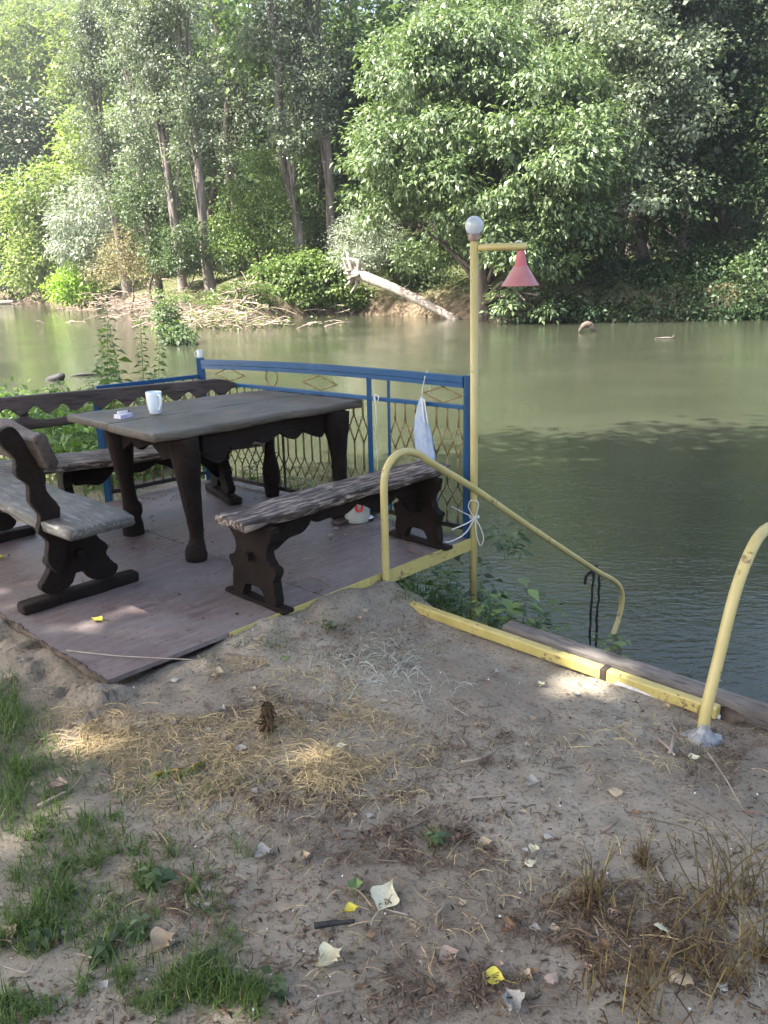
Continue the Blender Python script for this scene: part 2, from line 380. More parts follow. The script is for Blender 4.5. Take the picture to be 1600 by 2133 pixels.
def ground_h(x, y):
    x = np.asarray(x, float); y = np.asarray(y, float)
    d = seg_sd(x, y, EDGE) + .12*fbm(x*1.7, y*1.7, 5)*2
    base = -.065 + .03*fbm(x*.9, y*.9, 1) + .022*fbm(x*4, y*4, 2) + .010*fbm(x*11, y*11, 3)
    u = (x-O[0])*U[0]+(y-O[1])*U[1]; v = (x-O[0])*V[0]+(y-O[1])*V[1]
    # earth pushed up along the deck front edge and its ragged near end
    base = base + .035*np.exp(-((v+.06)/.16)**2)*((u > -.1) & (u < 1.9))*(1+2*fbm(x*6, y*6, 8)) + .045*np.exp(-((u+.05)/.10)**2)*((v > -.1) & (v < 3))*(1+2.5*fbm(x*9, y*9, 9))
    base = base - .085*np.clip((u-.95)/.5, 0, 1)*np.clip((-v-.12)/.2, 0, 1)*(v > -3)
    inside = (u > .06) & (u < 2.6) & (v > .06) & (v < 2.7)
    base = np.where(inside, np.minimum(base, -.09), base)
    left = np.clip((-x-3)/6, 0, 1); base = base-.45*left
    dd = np.clip(d, 0, None)
    slope = .78*dd + .12*fbm(x*3, y*3, 6)*np.clip(dd*2, 0, 1)*1.5
    return np.where(d > 0, np.maximum(base-slope, -2.6), base)
def axis(lo, a, b, hi, fine, coarse):
    return np.unique(np.round(np.concatenate([np.geomspace(1, 1+a-lo, coarse)*-1+1+a, np.arange(a, b, fine), np.geomspace(1, 1+hi-b, coarse)-1+b]), 4))
def grid_obj(name, xs, ys, hf, m):
    X, Y = np.meshgrid(xs, ys); Z = hf(X, Y); nx, ny = len(xs), len(ys)
    v = np.stack([X, Y, Z], -1).reshape(-1, 3)
    i = np.arange((nx-1)*(ny-1)); r, c = i//(nx-1), i % (nx-1); a = r*nx+c
    f = np.stack([a, a+1, a+nx+1, a+nx], 1)
    me = bpy.data.meshes.new(name); me.vertices.add(len(v)); me.vertices.foreach_set('co', v.astype(np.float32).ravel())
    me.loops.add(f.size); me.loops.foreach_set('vertex_index', f.astype(np.int32).ravel())
    me.polygons.add(len(f)); me.polygons.foreach_set('loop_start', np.arange(0, f.size, 4, dtype=np.int32)); me.polygons.foreach_set('loop_total', np.full(len(f), 4, np.int32))
    me.update(calc_edges=True); me.polygons.foreach_set('use_smooth', np.ones(len(f), bool)); me.materials.append(m)
    o = obj(name, me); o['kind'] = 'structure'; return o
grid_obj('ground', axis(-60, -4.0, 3.2, 50, .025, 40), axis(-40, .7, 7.2, 40, .025, 40), ground_h, M['ground'])
def gz(x, y): return float(ground_h(np.array([x]), np.array([y]))[0])
def onground(px, py, it=4):
    z = -.06
    for _ in range(it):
        p = gp(px, py, z); z = gz(p[0], p[1])
    return gp(px, py, z)

# water
grid_obj('river_water', np.array([-250, -60, -20, 0, 20, 60, 170.]), np.array([-38, 0, 10, 30, 60, 120, 250.]), lambda x, y: 0*x+WATER, M['water'])

# ------------------------------------------------------------------ far bank and hill
FAR = [(90, 43), (35, 44), (19, 44.5), (12, 45.5), (8.6, 47), (5.5, 50.5), (2, 55), (-2, 58.5), (-5, 58), (-6.8, 53), (-9.5, 52), (-12, 57), (-15, 66), (-28.5, 84), (-40, 100), (-51, 113), (-75, 122), (-200, 150)]
def far_h(x, y):
    x = np.asarray(x, float); y = np.asarray(y, float)
    d = -seg_sd(x, y, [(a, b) for a, b in FAR[::-1]])
    d = d + 1.2*fbm(x*.25, y*.25, 4)
    z = np.where(d < 0, WATER+.5*d, WATER+1.5*(1-np.exp(-np.clip(d, 0, None)/.9)) + 2.3*(1-np.exp(-np.clip(d, 0, None)/7.)))
    z = z + .35*fbm(x*.6, y*.6, 2)*np.clip(d, 0, 1)
    hill = np.clip(d-22, 0, None); lf = np.clip((-x-20)/60, 0, 1)
    z = z + hill*(.36+.22*lf) + 3*fbm(x*.04, y*.04, 7)*np.clip(hill/15, 0, 1)
    return np.minimum(z, 95)
grid_obj('far_bank', np.concatenate([np.arange(-255, -45, 5), np.arange(-45, 32, .7), np.arange(32, 180, 5)]), np.concatenate([np.arange(30, 90, .7), np.arange(90, 345, 5)]), far_h, M['bank'])
def fz(x, y): return float(far_h(np.array([x]), np.array([y]))[0])

# ------------------------------------------------------------------ trees
def lobes_px(lst, Y0):
    out = []
    for px, py, rx, ry, dY in lst:
        c = at(px, py, Y0+dY); k = (Y0+dY)/F_*1.03; out.append((c, np.array([rx*k, rx*k*.85, ry*k])))
    return out
def crown_arrays(lobes, clumps, per, cr_, ll, rg, droop=.35, shell=.55, flat=.55, upw=.75, gaps=None):
    vol = np.array([np.prod(r)**(2/3) for _, r in lobes]); ids = rg.choice(len(lobes), clumps, p=vol/vol.sum())
    C = np.array([lobes[i][0] for i in ids]); RR = np.array([lobes[i][1] for i in ids])
    d = rg.normal(size=(clumps, 3)); d /= np.linalg.norm(d, axis=1)[:, None]
    rad = (shell + (1-shell)*rg.random(clumps)**.6)*(.86+.28*rg.random(clumps))
    cc = C+d*RR*rad[:, None]; od = d*.8+np.array([0, 0, .25])
    n = clumps*per
    ci = np.repeat(np.arange(clumps), per)
    sz = (.6+.8*rg.random(clumps))[ci]*cr_
    off = rg.normal(size=(n, 3))*sz[:, None]*.6; off[:, 2] *= flat
    off[:, 2] -= droop*np.linalg.norm(off[:, :2], axis=1)*.5
    P = cc[ci]+off
    D = off/(.15+np.linalg.norm(off, axis=1)[:, None])+od[ci]*.5+rg.normal(size=(n, 3))*.45; D[:, 2] -= droop
    N = np.array([0, 0, upw])+od[ci]*.55+rg.normal(size=(n, 3))*.5
    L = ll*(.42+.95*rg.random(n)**1.2)
    if gaps:
        keep = np.ones(len(P), bool)
        for q, r in gaps:
            w_ = P-q; t_ = w_@SUNV; keep &= np.linalg.norm(w_-t_[:, None]*SUNV, axis=1) > r*(.8+.4*rg.random(len(P)))
        P, D, N, L = P[keep], D[keep], N[keep], L[keep]
    return P, D, N, L, cc
def trunk_mb(base, top, r0, r1, lobes, rg, nl=None, sides=10, wob=.25):
    mb = MB(); base = np.array(base, float); top = np.array(top, float)
    n = 9; ts = np.linspace(0, 1, n); pts = base+(top-base)*ts[:, None]
    pts[1:-1] += rg.normal(size=(n-2, 3))*wob*np.array([1, 1, .2])
    rad = r0+(r1-r0)*ts; rad[0] *= 1.35
    mb.tube(cr(pts, 3), np.interp(np.linspace(0, 1, (n-1)*3+1), ts, rad), sides, noise=.06, seed=int(rg.integers(999)))
    for c, rr in (lobes if nl is None else lobes[:nl]):
        t = np.clip((c[2]-base[2])/(top[2]-base[2]+1e-6)-.22-.1*rg.random(), .08, .92); s = base+(top-base)*t
        mid = (s+c)/2+np.array([0, 0, .06*np.linalg.norm(c-s)])
        rb = max(.03, (r0+(r1-r0)*t)*.45); e = c+rg.normal(size=3)*rr*.2
        mb.tube(cr([s, mid, e], 4), np.linspace(rb, rb*.25, 9), 6)
    return mb
def boughs(lobes, n, k, rg, squash=.6, shell=.55):
    vol = np.array([np.prod(r)**(2/3) for _, r in lobes]); out = []
    for i in rg.choice(len(lobes), n, p=vol/vol.sum()):
        c, r = lobes[i]; d = rg.normal(size=3); d /= np.linalg.norm(d); q = k*(.65+.7*rg.random())
        m_ = float(np.mean(r)); out.append((c+d*r*(shell+(1-shell)*rg.random()**.5)*(1-k*.5), np.array([m_*q, m_*q, m_*q*squash])))
    return out
def tree(name, label, cat, base, top, lobes, leaf, clumps, per, clr, ll, r0=.3, r1=.06, bark='bark', seed=0, group=None, wr=.55, droop=.35, shell=.55, extra=None, flat=.55, upw=.75, sub=None, gaps=None):
    rg = np.random.default_rng(seed); b = np.array(base, float)
    t = thing(name, label, cat, b, 0, group)
    L = [(np.array(c)-b, r) for c, r in lobes]
    P, D, N, l, cc = crown_arrays(boughs(L, sub[0], sub[1], rg) if sub else L, clumps, per, clr, ll, rg, droop, shell, flat, upw, [(q-b, r) for q, r in gaps] if gaps else None)
    obj('crown', leaf_mesh('crown', P, D, N, l, l*wr, M[leaf]), t)
    if extra:
        k, num = extra; hi = P[:, 2]+rg.normal(size=len(P))*.6; sel = np.argsort(-hi)[:num*8][::8]
        obj('blossom', leaf_mesh('blossom', P[sel]+[0, 0, .15], D[sel], N[sel], l[sel]*1.2, l[sel]*.8, M[k]), t)
    trunk_mb((0, 0, -.4), np.array(top, float)-b, r0, r1, L, rg).build('trunk', M[bark], t, True)
    return t
def base_at(px, Y):
    p = at(px, 560, Y); return np.array([p[0], p[1], fz(p[0], p[1])])

# poplars: three crown shapes shared by all of them
def poplar_proto(seed, h=31., label='', wide=1.):
    rg = np.random.default_rng(seed); lob = []
    for i in range(17):
        z = 9.8+(h-10.5)*((i+.5)/17); wdt = (2.7 if z < h*.6 else 2.7-1.7*(z-h*.6)/(h*.4))*wide
        a = rg.random()*6.28; o = wdt*.65*rg.random()**.5
        lob.append((np.array([math.cos(a)*o, math.sin(a)*o, z+rg.normal()*.6]), np.array([wdt*.62, wdt*.62, 1.7+rg.random()])))
    t = thing('poplar_tree', label, 'tree', (0, 0, 0))
    P, D, N, l, cc = crown_arrays(boughs(lob, 95, .46, rg, .8, .3), 620, 24, .5, .21, rg, .25, .4, .8)
    obj('crown', leaf_mesh('crown', P, D, N, l, l*.72, M['leaf_poplar']), t)
    trunk_mb((0, 0, -.5), (rg.normal()*.4, rg.normal()*.4, h-1), .36, .05, lob[::2], rg, wob=.18).build('trunk', M['bark'], t, True)
    return t
PG = 'poplars along the far bank'
pop = [('poplar with leaning trunk left of the twin pale trunks, crown reaching out of the frame', 325, 70, -.035, 0, .98),
 ('poplar whose slim trunk ends behind a small bush, left of the straight pale trunk', 378, 61, -.03, 1, 1.),
 ('poplar with straight pale trunk rising just above the sunlit dead brush', 438, 60, -.02, 2, 1.02),
 ('poplar with brown trunk base just above the broad leaved green bank plants', 628, 61.5, -.07, 0, 1.04),
 ('slender poplar trunk half hidden just left of the trunk above the silvery bush', 676, 70, -.01, 1, .95),
 ('poplar with dark trunk behind the silvery grey bush', 703, 63, -.045, 2, 1.05),
 ('poplar with dark upper trunk right beside the left edge of the big walnut crown', 752, 74, -.03, 0, 1.1),
 ('thick dark poplar standing in the deep shade right of the walnut', 1418, 52, .012, 1, .70),
 ('poplar with sunlit pinkish trunk at the right border of the view', 1586, 52, .02, 2, .74),
 ('poplar at the left end of the row, trunk hidden by willow scrub', 262, 78, -.04, 2, 1.),
 ('poplar filling the gap behind the straight pale trunk', 505, 72, -.03, 0, 1.02),
 ('poplar standing behind the upper part of the walnut crown', 905, 66, -.02, 1, .88),
 ('poplar behind the right part of the walnut crown', 1120, 60, 0., 2, .82),
 ('tall poplar between walnut crown and the thick dark trunk', 1290, 53, .01, 0, .66)]
protos = [poplar_proto(s) for s in (21, 22, 23)]
usedp = set()
for lab, px, Y, tilt, k, sc in pop:
    b = base_at(px, Y)
    if k not in usedp: o = protos[k]; o.location = b; o.scale = (sc,)*3; usedp.add(k)
    else: o = dup(protos[k], b, 0, sc)
    o.rotation_euler = (R(1.2), tilt*1.0, random.random()*6.28) if False else (0, tilt, 0)
    if k != 0 or px != 330: o.rotation_euler = (0, tilt, 0)
    o['label'] = lab; o['group'] = PG; o['category'] = 'tree'

# the big walnut over the water
WAL = [(900,250,150,190,0),(820,330,80,150,1),(980,130,150,100,2),(1080,230,150,120,0),(1010,360,170,120,-2),(870,470,85,90,6),(1150,330,120,110,-4),(1080,450,110,90,-3),(965,540,60,70,5),(1090,560,85,75,-4),(1120,610,60,45,-5),(1050,620,50,45,-4.5),(1240,150,110,90,1),(860,90,90,80,3),(1200,420,70,80,-3),(1270,330,80,70,-1),(1160,520,60,60,-3),(1300,440,60,50,-1),(760,420,50,80,3)]
tree('walnut_tree', 'huge pale green walnut leaning over the river behind the lamp post', 'tree', base_at(1010, 49), at(1000, 120, 50), lobes_px(WAL, 48.5), 'leaf_walnut', 2300, 46, .62, .32, .42, .08, 'bark2', 31, None, .44, .55, .5, None, .5, .9, (190, .42))
# right-hand shade trees
tree('silver_poplar_tree', 'tree with glittering silver leaves hanging above the dark right bank', 'tree', base_at(1345, 52), at(1330, -250, 53), lobes_px([(1330,150,100,100,-1),(1270,70,100,80,0),(1400,90,90,110,0),(1390,250,80,70,-1),(1240,230,70,80,1),(1340,-40,130,80,0),(1300,340,60,50,-1),(1370,390,90,60,-2),(1250,420,70,50,0)], 49), 'leaf_poplar', 800, 40, .7, .24, .35, .06, 'bark2', 33, None, .7, .3, .6, None, .55, .75, (64, .5))
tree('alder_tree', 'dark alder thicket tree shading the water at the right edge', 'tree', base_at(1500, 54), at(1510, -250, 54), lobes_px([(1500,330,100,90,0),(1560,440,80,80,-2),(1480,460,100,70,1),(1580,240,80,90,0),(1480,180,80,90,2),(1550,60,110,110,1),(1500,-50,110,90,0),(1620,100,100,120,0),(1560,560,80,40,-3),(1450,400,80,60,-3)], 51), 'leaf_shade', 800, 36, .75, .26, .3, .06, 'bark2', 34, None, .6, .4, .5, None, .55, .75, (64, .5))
tree('alder_tree', 'leafy bough tree reaching in from the right border low over the water', 'tree', base_at(1690, 50), at(1690, 100, 50), lobes_px([(1575,560,55,28,-3),(1600,605,45,25,-3),(1650,450,80,110,0),(1690,300,110,160,0),(1560,590,36,18,-2),(1720,560,90,80,-1)], 47.5), 'leaf_mid', 260, 34, .6, .24, .22, .05, 'bark2', 35, None, .6, .4)
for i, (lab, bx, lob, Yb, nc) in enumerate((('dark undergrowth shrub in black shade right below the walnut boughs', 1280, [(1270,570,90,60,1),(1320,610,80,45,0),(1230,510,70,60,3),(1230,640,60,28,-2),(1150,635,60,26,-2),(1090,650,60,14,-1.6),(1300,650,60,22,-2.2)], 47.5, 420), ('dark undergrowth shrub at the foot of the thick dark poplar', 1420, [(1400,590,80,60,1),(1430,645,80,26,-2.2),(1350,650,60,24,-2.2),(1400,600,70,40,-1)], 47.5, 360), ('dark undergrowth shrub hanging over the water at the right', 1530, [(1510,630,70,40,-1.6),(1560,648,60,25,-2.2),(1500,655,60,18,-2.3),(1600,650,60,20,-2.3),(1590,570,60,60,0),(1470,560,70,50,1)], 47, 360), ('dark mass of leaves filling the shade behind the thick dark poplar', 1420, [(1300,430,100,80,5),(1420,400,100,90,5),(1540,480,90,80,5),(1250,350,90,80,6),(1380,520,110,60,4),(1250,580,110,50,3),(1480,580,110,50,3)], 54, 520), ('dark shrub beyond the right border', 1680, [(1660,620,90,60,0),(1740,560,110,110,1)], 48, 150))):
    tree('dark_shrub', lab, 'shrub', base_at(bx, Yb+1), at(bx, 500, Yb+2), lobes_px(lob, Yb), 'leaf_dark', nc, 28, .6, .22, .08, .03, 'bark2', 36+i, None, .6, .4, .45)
# left far bank
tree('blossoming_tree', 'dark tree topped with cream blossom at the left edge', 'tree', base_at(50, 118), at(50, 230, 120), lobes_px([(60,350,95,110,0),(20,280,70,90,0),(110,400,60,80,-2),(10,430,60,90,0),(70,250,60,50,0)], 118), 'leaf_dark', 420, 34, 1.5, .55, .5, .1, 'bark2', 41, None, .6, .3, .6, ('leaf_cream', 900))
for i, (lab, lobes, Y, s) in enumerate([
 ('pale feathery acacia high on the slope above the cream blossomed tree', [(60,130,80,90,0),(20,190,60,70,0),(110,200,60,80,0)], 140, .75),
 ('tall pale acacia left of the poplars high on the slope', [(190,140,75,110,0),(160,230,60,80,0),(240,210,55,90,0),(180,70,50,50,0)], 132, .7),
 ('lime green acacia beside the dark blossomed tree', [(200,330,75,70,0),(160,390,55,60,0),(240,390,60,80,0),(180,270,50,40,0)], 112, .6),
 ('yellow green acacia hung with creeper low on the left bank', [(75,400,60,60,0),(60,480,45,80,-1),(120,460,50,60,0),(100,540,60,45,-1),(50,560,35,45,-2)], 100, .5)]):
    b = base_at(lobes[0][0], Y+2)
    tree('acacia_tree', lab, 'tree', b, at(lobes[0][0], lobes[0][1], Y+2), lobes_px(lobes, Y), 'leaf_acacia', 330, 34, 1.3, s, .35, .08, 'bark2', 50+i, 'acacias on the left slope', .55, .35)
tree('willow_shrub', 'silvery willow below the leftmost poplars', 'shrub', base_at(195, 84), at(190, 400, 85), lobes_px([(190,450,75,75,0),(240,430,50,60,0),(150,490,50,50,-1),(210,520,60,40,-1)], 82), 'leaf_silver', 330, 34, 1., .4, .2, .05, 'bark', 61, None, .35, .5)
tree('dark_tree', 'shadowy green tree above the muddy bank at the left border', 'tree', base_at(10, 108), at(10, 430, 110), lobes_px([(15,500,60,70,0),(30,560,50,50,-2),(-30,520,60,100,0),(-60,380,80,120,0)], 108), 'leaf_dark', 260, 32, 1.2, .45, .3, .06, 'bark2', 62)
tree('lime_shrub', 'bright yellow green shrub dipping into the water on the left', 'shrub', base_at(165, 84), at(165, 560, 84), lobes_px([(165,590,45,38,-1),(130,600,28,25,-1),(200,570,30,45,0),(190,535,25,35,0)], 82), 'leaf_lime', 200, 30, .7, .32, .1, .03, 'bark2', 63)
tree('dry_shrub', 'thin brownish scrub bush left of the dead brush pile', 'shrub', base_at(265, 70), at(265, 500, 71), lobes_px([(265,525,60,45,0),(230,560,50,30,-1),(300,560,45,35,-1)], 69), 'leaf_brush', 260, 26, .6, .2, .09, .02, 'bark2', 64, None, .4, .1, .4)
tree('bank_shrub', 'rounded green shrub between the two slim pale trunks', 'shrub', base_at(390, 59), at(390, 480, 60), lobes_px([(390,505,38,45,0),(375,540,40,25,0)], 58), 'leaf_mid', 120, 30, .5, .22, .08, .02, 'bark2', 65)
tree('bank_shrub', 'wide pale green bush under the poplars right of the straight pale trunk', 'shrub', base_at(530, 61), at(530, 380, 63), lobes_px([(500,450,60,75,0),(560,430,60,80,1),(590,500,40,45,0),(480,520,45,30,-1),(540,360,60,50,2)], 61), 'leaf_knot', 420, 32, .6, .22, .15, .03, 'bark2', 66, None, .55, .35, .55, None, .55, .75, (30, .5))
tree('bank_shrub', 'olive bush in half shade left of the slim trunk with small bush', 'shrub', base_at(310, 66), at(310, 420, 67), lobes_px([(310,440,60,70,1),(280,400,50,60,2),(340,520,35,40,0),(350,400,45,60,3)], 66), 'leaf_mid', 300, 30, .7, .25, .15, .03, 'bark2', 67)
tree('bank_shrub', 'green bush behind the brown poplar trunk base and the grey bush', 'shrub', base_at(665, 66), at(665, 420, 68), lobes_px([(655,470,50,60,0),(700,480,40,50,0),(610,440,45,60,2),(740,420,45,70,1)], 66), 'leaf_mid', 320, 30, .7, .25, .15, .03, 'bark2', 68)
tree('bank_shrub', 'dense broad leaved bright green plant mound at the water left of the fallen log', 'shrub', base_at(640, 59.5), at(640, 550, 60), lobes_px([(620,580,55,42,0),(680,590,55,40,0),(570,570,40,35,0),(650,545,50,25,1),(735,610,30,22,0),(600,615,50,20,-1)], 58.6), 'leaf_knot', 420, 30, .5, .27, .08, .02, 'bark2', 69, None, .75, .5, .65)
tree('silver_shrub', 'silvery grey willow bush above the root end of the fallen log', 'shrub', base_at(765, 60), at(765, 480, 60), lobes_px([(740,500,48,45,0),(790,500,42,45,0),(760,460,40,30,0),(745,535,50,25,-1)], 57), 'leaf_silver', 360, 28, .5, .17, .1, .02, 'bark', 70, None, .35, .3, .5)
tree('bank_shrub', 'sparse green weeds on the sunlit slope above the flood debris', 'shrub', base_at(500, 55.5), at(500, 590, 56), lobes_px([(510,605,35,18,0),(545,612,28,20,0),(460,610,26,10,0)], 54.5), 'leaf_knot', 110, 24, .4, .17, .03, .01, 'stick', 71, None, .5, .2)
tree('bank_shrub', 'low green shrub beneath the walnut left of the lamp post', 'shrub', base_at(870, 59), at(870, 560, 60), lobes_px([(860,560,50,45,0),(915,590,40,28,-1),(830,530,40,40,1)], 58), 'leaf_mid', 220, 30, .5, .24, .08, .02, 'bark2', 72)
# forest trees behind and on the hillside
def forest_proto(seed, leaf, name, label, ll=.55):
    rg = np.random.default_rng(seed); lob = [(np.array([rg.normal()*2.2, rg.normal()*2.2, 6+10*rg.random()]), np.array([2.4+rg.random()*1.6, 2.4+rg.random()*1.6, 2+rg.random()*1.8])) for _ in range(11)]
    t = thing(name, label, 'tree', (0, 0, 0))
    P, D, N, l, cc = crown_arrays(lob, 300, 30, 1.3, ll, rg, .3, .5)
    obj('crown', leaf_mesh('crown', P, D, N, l, l*.6, M[leaf]), t)
    trunk_mb((0, 0, -.6), (0, 0, 15), .3, .06, lob[:5], rg).build('trunk', M['bark2'], t, True); return t
FP = [forest_proto(81, 'leaf_dark', 'forest_tree', 'dark green forest tree standing in the woods behind the river'), forest_proto(82, 'leaf_mid', 'forest_tree', 'mid green forest tree standing in the woods behind the river'), forest_proto(83, 'leaf_acacia', 'forest_tree', 'pale green forest tree standing in the woods behind the river')]
fr = np.random.default_rng(5); first = {0, 1, 2}; cnt = 0
spots = []
for Y in (60, 72, 84, 98, 114, 128, 142, 158, 175, 195, 220, 250):
    for px in np.arange(-100, 1720 if Y < 90 else (1150 if Y < 105 else 620), 1700*6.2/Y*(.9 if Y < 100 else .85)):
        p = at(px+fr.normal()*20, 560, Y+fr.normal()*3)
        d = float(-seg_sd(np.array([p[0]]), np.array([p[1]]), [(a, b) for a, b in FAR[::-1]])[0])
        d = abs(d) if p[1] > 33 else 0
        if fz(p[0], p[1]) < 1.0: continue
        if d < 9 and p[0] < 4: continue
        if d < 12 and p[0] >= 4: continue
        spots.append((p, px))
for p, px in spots[:290]:
    left = px < 330
    k = int(fr.choice(3, p=[.15, .35, .5] if left else [.3, .55, .15])); sc = .8+.55*fr.random()
    loc = (p[0], p[1], fz(p[0], p[1]))
    if k in first: first.discard(k); o = FP[k]; o.location = loc; o.scale = (sc,)*3; o.rotation_euler = (0, 0, fr.random()*6.28)
    else: o = dup(FP[k], loc, fr.random()*6.28, sc)
    o['group'] = ['dark forest trees behind the river', 'mid green forest trees behind the river', 'pale forest trees behind the river'][k]
# near-bank trees that shade the deck (out of the picture, overhead to the left)
def shade(label, base, lobes, seed, clumps):
    tree('shade_tree', label, 'tree', base, (base[0], base[1], 12), [(np.array(c, float), np.array(r, float)) for c, r in lobes], 'leaf_mid', clumps, 44, .66, .26, .35, .1, 'bark2', seed, None, .6, .35, .3, gaps=GAPS)
# gaps in the crowns that let spots of sun through
GAPS = [(gp(x, y, -.08), r) for x, y, r in ((1185,1385,.19),(1215,1402,.22),(1250,1395,.15),(225,1540,.17),(265,1548,.14),(690,1598,.16),(720,1615,.13),(1340,1640,.13),(480,1385,.12),(520,1372,.11),(1420,1530,.11),(560,2110,.12),(330,1180,.12),(260,1330,.12),(640,840,.12),(1130,1580,.12),(880,1500,.10),(130,1700,.13),(620,1060,.11))]
hr_ = np.random.default_rng(17); LB = [[], []]
for ix, x in enumerate((-8.2, -6.2, -4.2, -2.2, -.2)):
    for iy, y in enumerate((-3.4, -1.4, .6, 2.6, 4.6, 6.4, 8.0)):
        zc = 8.2+.55*(ix+hr_.random()*2.6); LB[(y < 2.)*1].append(((x+hr_.normal()*.35, y+hr_.normal()*(.35 if y < 6 else 1.1), zc), (1.9, 1.8, 1.15)))
        if hr_.random() < .75: LB[(y < 2.)*1].append(((x+1.+hr_.normal()*.3, y+1.+hr_.normal()*.3, zc+2.4), (1.7, 1.6, 1.)))
for _ in range(16): LB[0].append(((hr_.uniform(-8, .6), hr_.uniform(8.2, 11.4), hr_.uniform(10.5, 13.5)), (hr_.uniform(.5, 1.), hr_.uniform(.5, .9), .5)))
shade('large leafy tree of the near bank shading the deck', (-8.2, 3.4, -.3), LB[0], 91, 1500)
shade('second large leafy tree of the near bank behind the photographer', (-4.6, -3.4, -.1), LB[1], 92, 1150)
# ------------------------------------------------------------------ far bank bits
# fallen log
lg = thing('fallen_log', 'bleached fallen tree trunk sloping from the bank into the river', 'log', (0, 0, 0))
pA = at(742, 570, 54); pB = at(955, 664, 50.5)
mb = MB(); path = cr([pA, pA*.6+pB*.4+[0,0,.12], pA*.25+pB*.75, pB+[0,0,-.15]], 6); mb.tube(path, np.linspace(.34, .22, len(path)), 12, noise=.05, seed=3); mb.build('trunk', M['deadwood'], lg, True)
mb = MB(); rg = np.random.default_rng(4)
for i in range(16):
    e = pA+np.array([-.25-rg.random()*.55, rg.normal()*.4, rg.normal()*.5+.15]); mb.tube(cr([pA+rg.normal(size=3)*.15, (pA+e)/2+rg.normal(size=3)*.2, e], 4), np.linspace(.22, .05, 9), 6)
mb.build('root_plate', M['deadwood'], lg, True)
for i, (t, dx) in enumerate(((.45, .5), (.7, -.35))):
    q = pA*(1-t)+pB*t; m2 = MB(); m2.tube(cr([q, q+[dx*.5, 0, .35], q+[dx, .1, .5]], 4), np.linspace(.08, .02, 9), 6); m2.build('branch_stub', M['deadwood'], lg, True)
# flood debris: tangle of sticks (stuff)
mb = MB(); rg = np.random.default_rng(9)
for reg, n in (((310,560,400,590,60), 70), ((225,620,320,650,74), 60), ((400,610,540,660,54), 120), ((330,590,420,620,58), 50), ((560,620,740,650,58.5), 40), ((30,596,190,625,100), 60)):
    for _ in range(n):
        px = rg.uniform(reg[0], reg[2]); py = rg.uniform(reg[1], reg[3]); Y = reg[4]+rg.normal()*.8; p = at(px, py, Y); zz = max(WATER, fz(p[0], p[1])); p[2] = zz+.05+rg.random()*.5
        L = .6+rg.random()*1.6; a = rg.random()*6.28; d = np.array([math.cos(a), math.sin(a)*.6, rg.normal()*.35])*L
        mb.tube(cr([p-d/2, p+rg.normal(size=3)*.12, p+d/2], 2), np.linspace(.05, .015, 5), 4)
tag(mb.build('flood_debris', M['palestick'], None, True), 'tangled bleached flood wood and dry stems along the far waterline', 'driftwood', None, 'stuff')
# dead brush heap on the bank
def brush(name, label, c, ext, n, seed, mat='palestick', leaf=None, nl=0):
    rg = np.random.default_rng(seed); t = thing(name, label, 'brush pile', c); mb = MB(); P = []
    for _ in range(n):
        p = rg.normal(size=3)*np.array(ext)*.5; p[2] = abs(p[2])*(1-min(1, (abs(p[0])/ext[0])**2*.5)); a = rg.normal()*.6+(0 if rg.random() < .5 else 3.14); L = .7+rg.random()*1.5
        d = np.array([math.cos(a), math.sin(a)*.7, rg.normal()*.25])*L; mb.tube(cr([p-d/2, p+[0,0,.12], p+d/2], 2), np.linspace(.035, .01, 5), 4); P.append(p+d/2*rg.random())
    mb.build('branches', M[mat], t, True)['kind'] = 'stuff'
    if nl:
        P = np.array(P)[rg.integers(0, len(P), nl)]+rg.normal(size=(nl, 3))*.18; obj('leaves', leaf_mesh('leaves', P, rg.normal(size=(nl, 3)), rg.normal(size=(nl, 3))*.5+[0,0,1], .16+.1*rg.random(nl), .12, M[leaf]), t)
    return t
p = at(405, 575, 59); brush('brush_heap', 'sunlit heap of dead pinkish brush on the slope below the straight pale trunk', (p[0], p[1], fz(p[0], p[1])), (5.6, 2.4, 1.7), 260, 1)
p = at(470, 668, 47); brush('brush_heap', 'pale raft of cut brush with yellow green leaves lying in the shallow water', (p[0], p[1], WATER+.05), (4.2, 2.2, .9), 130, 2, 'palestick', 'leaf_acacia', 900)
p = at(262, 640, 72); brush('brush_heap', 'grey tangle of roots and sticks under the thin brownish scrub bush', (p[0], p[1], WATER+.1), (4.4, 2, 1.5), 110, 3)
tree('bank_shrub', 'shaded low bush in the gap behind the straight pale trunk', 'shrub', base_at(455, 67), at(455, 520, 67), lobes_px([(450,525,60,35,0),(400,535,50,30,1),(500,540,50,28,0),(350,540,40,30,1)], 67), 'leaf_mid', 260, 28, .6, .22, .06, .02, 'bark2', 75)
tree('bank_shrub', 'thin yellow green weeds between the dead brush and the water', 'shrub', base_at(420, 55), at(420, 610, 55), lobes_px([(400,622,60,10,0),(470,630,50,9,0),(350,612,40,10,1)], 54), 'leaf_knot', 110, 16, .35, .14, .02, .01, 'stick', 76, None, .5, .2)
tree('fallen_branch', 'leafy green branch standing in the water in front of the brush raft', 'branch', gp(362, 712, WATER), at(345, 645, 38), lobes_px([(362,692,28,16,-.5),(345,660,18,24,0),(335,632,13,16,.5),(375,700,20,11,-1)], 37), 'leaf_mid', 90, 22, .35, .19, .05, .015, 'stick', 73, None, .6, .5)
